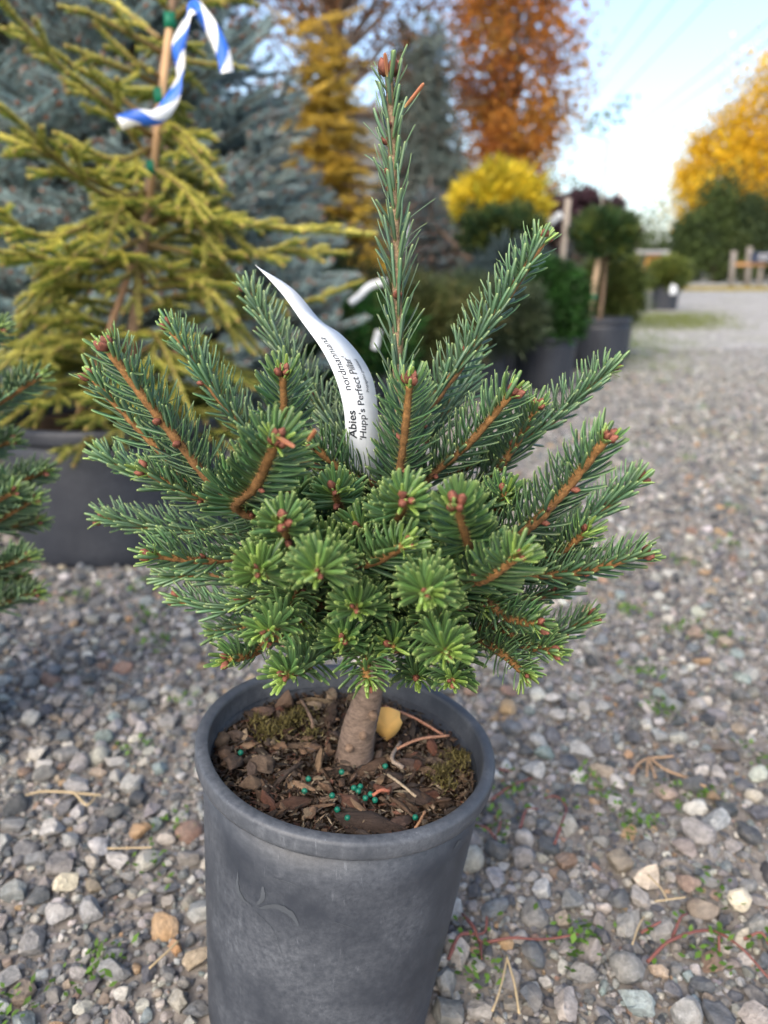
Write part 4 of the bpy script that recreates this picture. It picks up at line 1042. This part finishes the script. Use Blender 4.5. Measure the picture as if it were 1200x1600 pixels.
# ------------------------------------------------------------------ golden spruce with ribbon
def build_golden():
    YS = 1.66
    b = at(150, 800, YS); b = np.array([at(185, 690, YS)[0], YS, 0.0])
    root = thing('potted_spruce', b, 'yellow green spruce tied to a stake in large black tub', 'potted tree')
    hp = 0.285; rp = .248
    pot_parts(root, b, rp, rp * .90, hp, M_POT_BG, None, .035, .016, 80, M_SOIL); POT_FOOT.append((b[0], b[1], rp * .9))
    tr = [np.array([b[0] + .01, YS, .2]), at(205, 560, YS), at(222, 400, YS), at(238, 250, YS), at(250, 140, YS), at(270, 10, YS), at(278, -120, YS)]
    P = catmull(tr, 30); mb = MB(); tube(mb, P, np.linspace(.015, .006, 30), (.22, .15, .10), 9, .05); obj('trunk', mb.mesh('trunk', M_BARK, b), root)
    sb = MB(); s0 = at(108, 690, YS - .06); s1 = at(205, 420, YS - .02); s2 = s0 + (s1 - s0) * 1.1; tube(sb, [s0, s2], .0075, (.36, .22, .13), 8, .03); obj('stake', sb.mesh('stake', M_WOOD, b), root)
    sb = MB(); s0 = at(232, 330, YS - .016); s1 = at(268, 20, YS - .016); tube(sb, [s0, s1], .008, (.46, .30, .17), 8, .03); st = obj('stake', sb.mesh('stake', M_WOOD, b), root)
    for (px, py) in ((266, 33), (250, 150), (237, 262)):
        tb = MB(); q = at(px, py, YS - .014); tube(tb, [q + np.array([-.001, 0, -.013]), q + np.array([.001, 0, .013])],   .0118, (.005, .15, .085), 12, .06); obj('tie', tb.mesh('tie', M_TIE, b), st)
    YG, YT_ = (.17, .225, .03), (.66, .60, .14)
    def branch(pts, lat=8, lat_l=.07, inner=0.0, nl=.0145, dens=1900):
        mb = MB(); A = catmull(pts, 18)
        tube(mb, A, np.linspace(.0055, .002, 18), (.26, .19, .08), 6)
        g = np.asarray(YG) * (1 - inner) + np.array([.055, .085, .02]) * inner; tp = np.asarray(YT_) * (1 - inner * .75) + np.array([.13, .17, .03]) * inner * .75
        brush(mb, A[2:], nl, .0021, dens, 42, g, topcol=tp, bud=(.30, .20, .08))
        for k in range(lat):
            f = .18 + .74 * (k + rng.random() * .7) / lat; i = int(f * 17); s = 1 if k % 2 else -1; t = nrm(A[min(i + 1, 17)] - A[i - 1]); sd = nrm(np.cross(t, UPV))
            ln = lat_l * (1.3 - .8 * f) * rng.uniform(.7, 1.3); d = nrm(t * .9 + sd * s * rng.uniform(.5, 1.0) + np.array([0, 0, rng.uniform(-.45, .35)]))
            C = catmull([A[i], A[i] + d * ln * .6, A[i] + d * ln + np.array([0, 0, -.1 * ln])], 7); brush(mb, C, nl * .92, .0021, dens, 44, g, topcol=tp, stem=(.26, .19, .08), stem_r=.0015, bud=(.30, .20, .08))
            if ln > .07:
                for s2 in (-1, 1):
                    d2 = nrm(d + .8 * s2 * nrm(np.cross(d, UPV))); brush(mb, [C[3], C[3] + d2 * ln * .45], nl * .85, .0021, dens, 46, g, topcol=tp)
        obj('branch', mb.mesh('branch', M_FOL, b), root)
    def B(l, **k): branch([at(x, y, YS + d) for (x, y, d) in l], **k)
    B([(264, 45, 0), (292, 12, -.03), (345, 2, -.05), (400, -8, -.06)], lat=3, lat_l=.06)
    B([(268, 20, 0), (240, -10, -.02), (200, -60, -.04)], lat=4)
    B([(270, 10, 0), (310, -40, .05), (340, -90, .1)], lat=4)
    B([(254, 82, 0), (200, 52, -.05), (140, 22, -.08), (98, 12, -.09)], lat=4, lat_l=.05)
    B([(250, 60, 0), (190, 15, .04), (135, -15, .06)], lat=3, lat_l=.05)
    B([(252, 122, 0), (205, 92, -.05), (152, 42, -.07)], lat=2, lat_l=.04)
    B([(248, 132, 0), (180, 102, -.07), (108, 74, -.1)], lat=4, lat_l=.05)
    B([(255, 90, 0), (320, 100, .03), (382, 107, .05)], lat=2, lat_l=.03)
    B([(240, 215, 0), (180, 170, -.1), (100, 108, -.16), (40, 45, -.2), (-10, -5, -.22)], lat=7, lat_l=.08)
    B([(240, 190, 0), (130, 112, -.02), (60, 72, -.05), (-10, 40, -.06)], lat=6, lat_l=.06)
    B([(236, 250, 0), (170, 170, -.05), (100, 125, -.08)], lat=5, lat_l=.06)
    B([(232, 300, 0), (165, 305, -.1), (85, 245, -.18), (40, 200, -.22), (-15, 155, -.24)], lat=7, lat_l=.09)
    B([(230, 320, 0), (120, 270, -.12), (60, 235, -.2), (-15, 212, -.22)], lat=6, lat_l=.08)
    B([(240, 200, 0), (285, 225, -.08), (345, 290, -.14)], lat=6, lat_l=.07)
    B([(242, 195, 0), (275, 200, -.04), (312, 235, -.08)], lat=5, lat_l=.05)
    B([(238, 230, 0), (180, 250, -.1), (90, 210, -.14)], lat=6, lat_l=.07)
    B([(236, 260, 0), (280, 290, -.1), (320, 345, -.16)], lat=6, lat_l=.06)
    B([(228, 345, 0), (330, 345, -.04), (450, 358, -.02), (585, 366, .02)], lat=11, lat_l=.075)
    B([(226, 380, 0), (330, 400, -.05), (430, 392, -.04), (545, 395, -.02)], lat=11, lat_l=.08)
    B([(224, 420, 0), (340, 430, .06), (450, 475, .1), (565, 440, .14)], lat=9, lat_l=.06)
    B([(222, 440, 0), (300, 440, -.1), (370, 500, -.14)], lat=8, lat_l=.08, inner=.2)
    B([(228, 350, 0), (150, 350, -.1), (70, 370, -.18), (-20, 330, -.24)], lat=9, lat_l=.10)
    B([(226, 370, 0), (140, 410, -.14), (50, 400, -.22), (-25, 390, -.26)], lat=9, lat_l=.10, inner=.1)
    for k in range(58):      # whorls all round, the lower ones darker inside
        f = rng.random(); i = int(4 + f * 19); a = k * 2.39996; L = (.42 - .20 * f) * rng.uniform(.6, 1.0); q = P[i]
        d = np.array([math.cos(a), math.sin(a) * .9, rng.uniform(-.25, .15)])
        if f > .42 and math.sin(a) < .75: continue
        if abs(d[0]) > .75 and f > .3: L *= .75
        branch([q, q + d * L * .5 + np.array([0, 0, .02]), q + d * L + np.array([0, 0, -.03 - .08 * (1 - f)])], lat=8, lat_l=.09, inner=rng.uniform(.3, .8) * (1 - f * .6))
    for k in range(20):      # skirt over the tub
        a = k * 2.39996 + rng.uniform(-.2, .2); q = P[3] + np.array([0, 0, rng.uniform(-.1, .05)]); L = rng.uniform(.2, .34); d = np.array([math.cos(a), math.sin(a), .05])
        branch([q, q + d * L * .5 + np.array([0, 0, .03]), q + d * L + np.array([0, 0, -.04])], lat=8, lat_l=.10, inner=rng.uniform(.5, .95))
    # ribbon
    Rp = catmull([at(x, y, YS + d) for (x, y, d) in ((186, 192, -.10), (215, 183, -.11), (245, 183, -.10), (266, 160, -.08), (279, 128, -.075), (281, 100, -.08), (279, 72, -.085), (290, 38, -.09), (302, 12, -.09), (320, 28, -.095), (338, 58, -.10), (350, 88, -.10), (355, 113, -.10))], 70)
    T = nrm(np.gradient(Rp, axis=0)); view = nrm(Rp - np.array([0, 0, CAMH])); W = nrm(np.cross(T, view)); tw = np.interp(np.linspace(0, 1, 70), [0, .2, .35, .5, .62, .72, 1], [.1, -.2, 1.2, .35, 1.35, -.5, .3])[:, None]
    W = nrm(W * np.cos(tw) + view * np.sin(tw)) * .0128; nn = np.cross(T, nrm(W)) * .0003
    V = np.concatenate([Rp - W + nn, Rp + W + nn, Rp - W - nn, Rp + W - nn]); n = 70; i = np.arange(n - 1)
    F = np.concatenate([np.stack([i, i + 1, n + i + 1, n + i], -1), np.stack([2 * n + i, 3 * n + i, 3 * n + i + 1, 2 * n + i + 1], -1), np.stack([i, 2 * n + i, 2 * n + i + 1, i + 1], -1), np.stack([n + i, n + i + 1, 3 * n + i + 1, 3 * n + i], -1)])
    m, nt, bs = new_mat('striped_ribbon'); uv = N(nt, 'ShaderNodeAttribute', attribute_name='Col'); sp_ = N(nt, 'ShaderNodeSeparateColor'); nt.links.new(uv.outputs['Color'], sp_.inputs[0])
    ma = N(nt, 'ShaderNodeMath', operation='MULTIPLY_ADD'); ma.inputs[1].default_value = 5.0; nt.links.new(sp_.outputs[0], ma.inputs[0]); nt.links.new(sp_.outputs[1], ma.inputs[2])
    fr = N(nt, 'ShaderNodeMath', operation='FRACT'); nt.links.new(ma.outputs[0], fr.inputs[0]); gt = N(nt, 'ShaderNodeMath', operation='GREATER_THAN'); gt.inputs[1].default_value = .5; nt.links.new(fr.outputs[0], gt.inputs[0])
    nt.links.new(mixc(nt, gt.outputs[0], (.78, .80, .82), (.03, .14, .62)), bs.inputs['Base Color']); bs.inputs['Roughness'].default_value = .4
    u = np.linspace(0, 1, n); c = np.zeros((4 * n, 3)); c[:, 0] = np.tile(u, 4); c[:, 1] = np.concatenate([0 * u, 0 * u + .55, 0 * u, 0 * u + .55])
    tag(obj('ribbon', mk_mesh('ribbon', V, [F], c, m, True), None), 'blue and white striped plastic ribbon tied on yellow green spruce', 'ribbon')
# ------------------------------------------------------------------ tags, litter, weeds, neighbour fir
def strip(name, P, W, mat, th=.0002):
    n = len(P); T = nrm(np.gradient(P, axis=0)); nn = nrm(np.cross(T, W)) * th
    V = np.concatenate([P - W + nn, P + W + nn, P - W - nn, P + W - nn]); i = np.arange(n - 1)
    F = np.concatenate([np.stack([i, i + 1, n + i + 1, n + i], -1), np.stack([2 * n + i, 3 * n + i, 3 * n + i + 1, 2 * n + i + 1], -1), np.stack([i, 2 * n + i, 2 * n + i + 1, i + 1], -1), np.stack([n + i, n + i + 1, 3 * n + i + 1, 3 * n + i], -1),
                        np.array([[0, n, 3 * n, 2 * n], [n - 1, 3 * n - 1, 4 * n - 1, 2 * n - 1]])])
    return mk_mesh(name, V, [F], None, mat, True)

def text_mesh(body, size, bold=0.0):
    cu = bpy.data.curves.new('lettering', 'FONT'); cu.body = body; cu.size = size; cu.offset = bold * size; cu.resolution_u = 3
    o = bpy.data.objects.new('lettering_source', cu); COL.objects.link(o); bpy.context.view_layer.update()
    me = bpy.data.meshes.new_from_object(o.evaluated_get(bpy.context.evaluated_depsgraph_get())); bpy.data.objects.remove(o)
    return me

M_TAG = plain_mat('white_tag_film', (.58, .62, .66), .45)
M_INK = plain_mat('black_ink', (.025, .028, .035), .5)

def build_tag():
    # left and right edge of the label as the photograph shows it, bottom to top
    Le = [(552, 760, -.030), (541, 690, -.030), (537, 640, -.026), (524, 590, -.018), (502, 545, -.006), (470, 500, .008), (443, 462, .02), (420, 436, .028), (399, 414, .034)]
    Le = [(x, y, d + .018) for (x, y, d) in Le]
    Re = [(590, 765, -.024), (592, 700, -.022), (590, 640, -.016), (582, 592, -.006), (562, 555, .006), (532, 522, .016), (500, 500, .024), (458, 452, .030), (401, 416, .035)]
    Re = [(x, y, d + .018) for (x, y, d) in Re]
    L = catmull([at(x, y, YT + d) for (x, y, d) in Le], 70); R = catmull([at(x, y, YT + d) for (x, y, d) in Re], 70)
    P = (L + R) / 2; W = (R - L) / 2
    o = tag(obj('plant_tag', strip('plant_tag', P, W, M_TAG), None), 'long curved white plant tag with black printed name among fir branches', 'plant tag')
    cum = np.concatenate([[0], np.cumsum(np.linalg.norm(np.diff(P, axis=0), axis=1))])
    def place(body, size, s0, v0, bold):
        me = text_mesh(body, size, bold); V = np.zeros(len(me.vertices) * 3, np.float32); me.vertices.foreach_get('co', V); V = V.reshape(-1, 3)
        s = s0 + V[:, 0]; hw = .0125; v = v0 - V[:, 1] / hw
        f = np.interp(s, cum, np.arange(70)); i = np.clip(f.astype(int), 0, 68); u = (f - i)[:, None]
        Pp = P[i] * (1 - u) + P[i + 1] * u; Ww = W[i] * (1 - u) + W[i + 1] * u; T = nrm(P[i + 1] - P[i]); nn = nrm(np.cross(T, Ww))
        cam_side = np.sign(((np.array([0, 0, CAMH]) - Pp) * nn).sum(1))[:, None]
        Q = Pp + Ww * v[:, None] + nn * cam_side * .0005
        me.vertices.foreach_set('co', Q.astype(np.float32).ravel()); me.materials.clear(); me.materials.append(M_INK); me.update()
        obj('lettering', me, o)
    place('Abies', .0083, cum[10] - .0005, -.36, .018)
    place('nordmanniana', .0073, cum[10] + .031, -.36, .006)
    place("'Hupp's Perfect Pillar'", .0068, cum[10] - .001, .22, .008)
    place('Propagation prohibited', .0028, cum[10] + .030, .62, 0)
    # smaller tags on plants behind
    for pts, w, lab, Y in (([(546, 474), (562, 462), (578, 447), (604, 440)], .026, 'white tag hanging on dark green shrub left of leader', 2.9), ([(585, 546), (588, 532), (592, 516)], .024, 'white tag in bright green low shrub', 2.8),
                        ([(628, 392), (632, 372), (636, 350)], .022, 'white tag on the low blue spruce behind the leader', 3.9), ([(905, 520), (910, 505), (908, 488)], .045, 'pale tag beside the staked globe tree pot', 3.95),
                        ([(846, 358), (862, 346), (878, 334)], .05, 'pale tag slanting between the two globe trees', 5.6), ([(1052, 460), (1052, 452), (1055, 446)], .09, 'white tag on the far black tub', 11.5)):
        P = catmull([at(x, y, Y) for (x, y) in pts], 10); T = nrm(np.gradient(P, axis=0)); W = nrm(np.cross(T, nrm(P - np.array([0, 0, CAMH])))) * w * .5
        tag(obj('plant_tag', strip('plant_tag', P + .01 * np.sin(np.linspace(0, 3, 10))[:, None] * np.array([0, 1, 0]), W, M_TAG, .0004), None), lab, 'plant tag')

def build_leaf(put, base):
    # curled yellow leaf against the trunk
    c0 = put(604, 1158, .004) + base; up = at(604, 1110, YT + .01) - at(604, 1160, YT + .004); up = nrm(up); rt = np.array([1.0, 0, 0]); L = .028
    out = [(0, 0), (.22, .08), (.34, .24), (.42, .42), (.36, .58), (.36, .74), (.20, .86), (.04, .96), (-.14, .92), (-.30, .84), (-.34, .58), (-.36, .36), (-.24, .16)]
    n = len(out); V = [c0 + up * L * .5 + np.array([0, -.005, 0])]; 
    for k, (a, b_) in enumerate(out): V.append(c0 + rt * a * L * 1.05 + up * b_ * L + np.array([0, .006 * abs(a) / .3 - .004 * math.sin(b_ * 3), 0]))
    V = np.array(V); V2 = V + np.array([0, .0004, 0]); m = n + 1
    F = [[0, 1 + k, 1 + (k + 1) % n] for k in range(n)]; F2 = [[m, m + 1 + (k + 1) % n, m + 1 + k] for k in range(n)]; S = [[1 + k, m + 1 + k, m + 1 + (k + 1) % n, 1 + (k + 1) % n] for k in range(n)]
    col = np.array([.88, .52, .16]) * rng.uniform(.75, 1.15, (2 * m, 1)); col[0] *= .9
    tag(obj('fallen_leaf', mk_mesh('fallen_leaf', np.vstack([V, V2]), [np.array(F + F2), np.array(S)], col, foliage_mat('dry_leaf', .6, .1, .0, .3), True), None), 'curled orange yellow fallen leaf against the fir trunk', 'leaf')

def build_weeds():
    M_RED = vcol_mat('red_weed_stem', .6, 400, .3, .0003)
    lv = [tuft(1, 1, 1, .01, None, rng)]
    def weed(paths, label, nleaf, leafcol=(.10, .20, .03)):
        p0 = on_ground(*paths[0][0]); root = thing('weed', p0, label, 'weed'); allp = []
        for path in paths:
            P = catmull([on_ground(x, y) + np.array([0, 0, .009 + .006 * (k % 2)]) for k, (x, y) in enumerate(path)], 18); mb = MB()
            tube(mb, P, np.linspace(.0016, .0009, 18) * rng.uniform(.8, 1.2, 18), (.17, .065, .055), 6, .12); obj('stem', mb.mesh('stem', M_RED, p0), root); allp.append(P)
        allp = np.concatenate(allp)
        q = allp[rng.integers(len(allp), size=nleaf)] + rng.normal(0, .004, (nleaf, 3)) * np.array([1, 1, .3])
        for p in q:
            mb = MB(); a = rng.uniform(0, 6.28); L = rng.uniform(.004, .008); d = np.array([math.cos(a), math.sin(a), .3]) * L; s = np.array([-math.sin(a), math.cos(a), 0]) * L * .35
            mb.add([p, p + d * .3 - s * .8, p + d * .7 - s, p + d, p + d * .7 + s, p + d * .3 + s * .8], [np.array([[0, 1, 2, 5], [5, 2, 3, 4]])], np.asarray(leafcol) * rng.uniform(.6, 1.4)); obj('leaf', mb.mesh('leaf', M_LEAF, p0), root)
    weed([[(1010, 1516), (1045, 1490), (1104, 1466), (1150, 1498), (1205, 1548)], [(1105, 1466), (1118, 1480), (1122, 1500)], [(1160, 1480), (1185, 1478), (1200, 1490)]], 'red stemmed weed sprawling beside the round cream stone', 22)
    weed([[(700, 1512), (718, 1482), (755, 1470), (760, 1452)], [(722, 1440), (740, 1470), (752, 1485), (795, 1486), (850, 1480), (902, 1480)], [(750, 1485), (752, 1520)]], 'red stemmed weed running out from the fir pot base', 14)
    weed([[(742, 1300), (760, 1312), (774, 1318), (782, 1300)], [(772, 1318), (776, 1334)]], 'short red stemmed weed by the fir pot wall', 8)
    weed([[(768, 1260), (790, 1250), (805, 1235), (830, 1233)], [(780, 1212), (800, 1222)]], 'red stemmed weed at the pot rim side on open gravel', 8)
    weed([[(866, 1330), (876, 1305), (884, 1272), (868, 1262), (850, 1258)], [(812, 1305), (822, 1282), (840, 1275)]], 'forked red stemmed weed between pot and dry twig', 10)
    weed([[(1048, 1480), (1060, 1455), (1072, 1440)], [(1000, 1470), (1030, 1460)]], 'thin red weed sprig near the pinkish stone', 8)
    # dry stalks
    M_STR = vcol_mat('dry_straw', .8, 300, .2, .0003)
    def stalk(paths, label, r=.0009, col=(.42, .33, .20)):
        p0 = on_ground(*paths[0][0]); mb = MB()
        for path in paths: tube(mb, catmull([on_ground(x, y) + np.array([0, 0, .016 + .004 * math.sin(3 * k)]) for k, (x, y) in enumerate(path)], 14), r, col, 6, .1)
        tag(obj('dry_stalk', mb.mesh('dry_stalk', M_STR, p0), None, tuple(p0)), label, 'stalk')
    stalk([[(985, 1228), (995, 1212), (1012, 1200)], [(1012, 1200), (1035, 1220), (1070, 1232), (1100, 1250)], [(1012, 1202), (1050, 1200)], [(1010, 1204), (1008, 1232)], [(1012, 1204), (1022, 1234)]], 'forked tan dry twig on gravel right of the pot', .0013, (.38, .25, .15))
    stalk([[(768, 1604), (780, 1570), (792, 1515)], [(790, 1515), (802, 1560), (810, 1606)]], 'two pale dry grass blades at the foot of the pot', .001)
    stalk([[(20, 1272), (70, 1256), (160, 1260)], [(118, 1256), (138, 1277), (152, 1262)]], 'long tan dry stalk among dark stones left of pot', .0013)
    stalk([[(170, 1346), (240, 1345)]], 'thin straight straw beside the pot on the left', .0008)
    stalk([[(236, 1536), (262, 1512), (282, 1490)]], 'short straw leaning on orange stones', .0010)
    stalk([[(985, 1498), (995, 1470), (1004, 1452)]], 'short straw by the red weed tip', .0008)
    stalk([[(1010, 1388), (1030, 1410), (1040, 1426)], [(1020, 1430), (1068, 1424)]], 'crossed pale straws below the pinkish stone', .0008)
    # seedlings nobody would count
    sm = MB()
    spots = [(918, 1228), (945, 1248), (1050, 1250), (1115, 1253), (985, 1290), (1000, 1300), (800, 1250), (760, 1290), (1140, 860), (1125, 1410), (1090, 1500), (905, 1468), (900, 1495), (750, 1540), (1040, 1120), (1030, 1118), (1180, 1195), (150, 1530), (170, 1515), (225, 920), (240, 970), (245, 1010), (290, 1100), (270, 1300), (210, 1175), (1070, 990), (1010, 1060), (1060, 880), (1120, 1000), (230, 1365), (125, 935), (20, 1590), (980, 960), (1000, 700), (1070, 720), (1100, 640), (960, 690), (1040, 600), (1010, 560), (1150, 800)]
    for (px, py) in spots:
        p0 = on_ground(px, py); n = 26; sz = .011 * (1 + .5 * (p0[1] > 1)); p = p0 + np.concatenate([rng.normal(0, sz * 1.1, (n, 2)), rng.uniform(.006, .014, (n, 1))], 1)
        a = rng.uniform(0, 6.28, n); L = rng.uniform(.004, .009, n) * (1 + .5 * (p0[1] > 1)); d = np.stack([np.cos(a), np.sin(a), rng.uniform(.1, .9, n)], -1) * L[:, None]; s = np.stack([-np.sin(a), np.cos(a), 0 * a], -1) * L[:, None] * .33
        V = np.stack([p, p + d * .5 - s, p + d, p + d * .5 + s], 1).reshape(-1, 3); sm.add(V, [np.arange(4 * n).reshape(-1, 4)], np.repeat(np.array([.10, .19, .035]) * rng.uniform(.5, 1.5, (n, 1)), 4, 0))
    tag(obj('seedlings', sm.mesh('seedlings', M_LEAF), None, kind='stuff'), 'tiny green weed seedlings growing through the gravel', 'seedlings')

def build_neighbour():
    Yn = .80; tx = -0.60
    base = np.array([tx, Yn, 0.0]); root = thing('potted_fir_tree', base, 'neighbouring fir whose branch tips reach in past the large black tub', 'potted tree')
    pot_parts(root, base, .11, .09, .24, M_POT, None, .03, .0095, 64, M_SOIL); POT_FOOT.append((tx, Yn, .092))
    mb = MB(); P = catmull([(tx, Yn, .19), (tx + .01, Yn, .35), (tx, Yn, .62)], 20); tube(mb, P, np.linspace(.013, .004, 20), (.2, .14, .1), 12, .04); obj('trunk', mb.mesh('trunk', M_BARK, base), root)
    tips = [((-90, 675), (58, 592), -.02), ((-90, 790), (66, 738), .0), ((-80, 850), (50, 782), -.03), ((-80, 905), (40, 872), -.04), ((-80, 960), (52, 928), -.03), ((-80, 560), (-2, 515), .03), ((-100, 720), (18, 690), .05), ((-70, 900), (30, 905), .02), ((-70, 830), (55, 815), .03), ((-60, 800), (20, 770), -.05)]
    for (b_, t_, d) in tips:
        q1 = at(*b_, Yn + d); q2 = at(*t_, Yn + d - .03); nd = P[int(np.argmin(np.abs(P[:, 2] - (q1[2] - .03))))]
        fir_branch(root, base, [nd, q1, q1 * .5 + q2 * .5 + np.array([0, 0, -.003]), q2], n0=.12, nl=.026, dens=1500, tint=(.035, .08, .045), buds=2, side_buds=0, nw=.0027)
    for k in range(26):
        a = k * 2.4; z = rng.uniform(.3, .62); q = P[int(np.argmin(np.abs(P[:, 2] - z)))]; L = rng.uniform(.10, .19) * (1.1 - (z - .3))
        if math.cos(a) > .2 : L *= .8
        tip = q + np.array([math.cos(a), math.sin(a), .35]) * L; fir_branch(root, base, [q, q * .5 + tip * .5, tip], n0=.2, nl=.022, dens=1300, tint=(.035, .08, .045), buds=1, side_buds=0)

# ------------------------------------------------------------------ build
build_golden()
build_background()
fir_root, fir_base = build_fir()
put = build_main_pot(fir_root, fir_base)
build_neighbour()
build_tag()
build_leaf(put, fir_base)
build_gravel()
build_weeds()
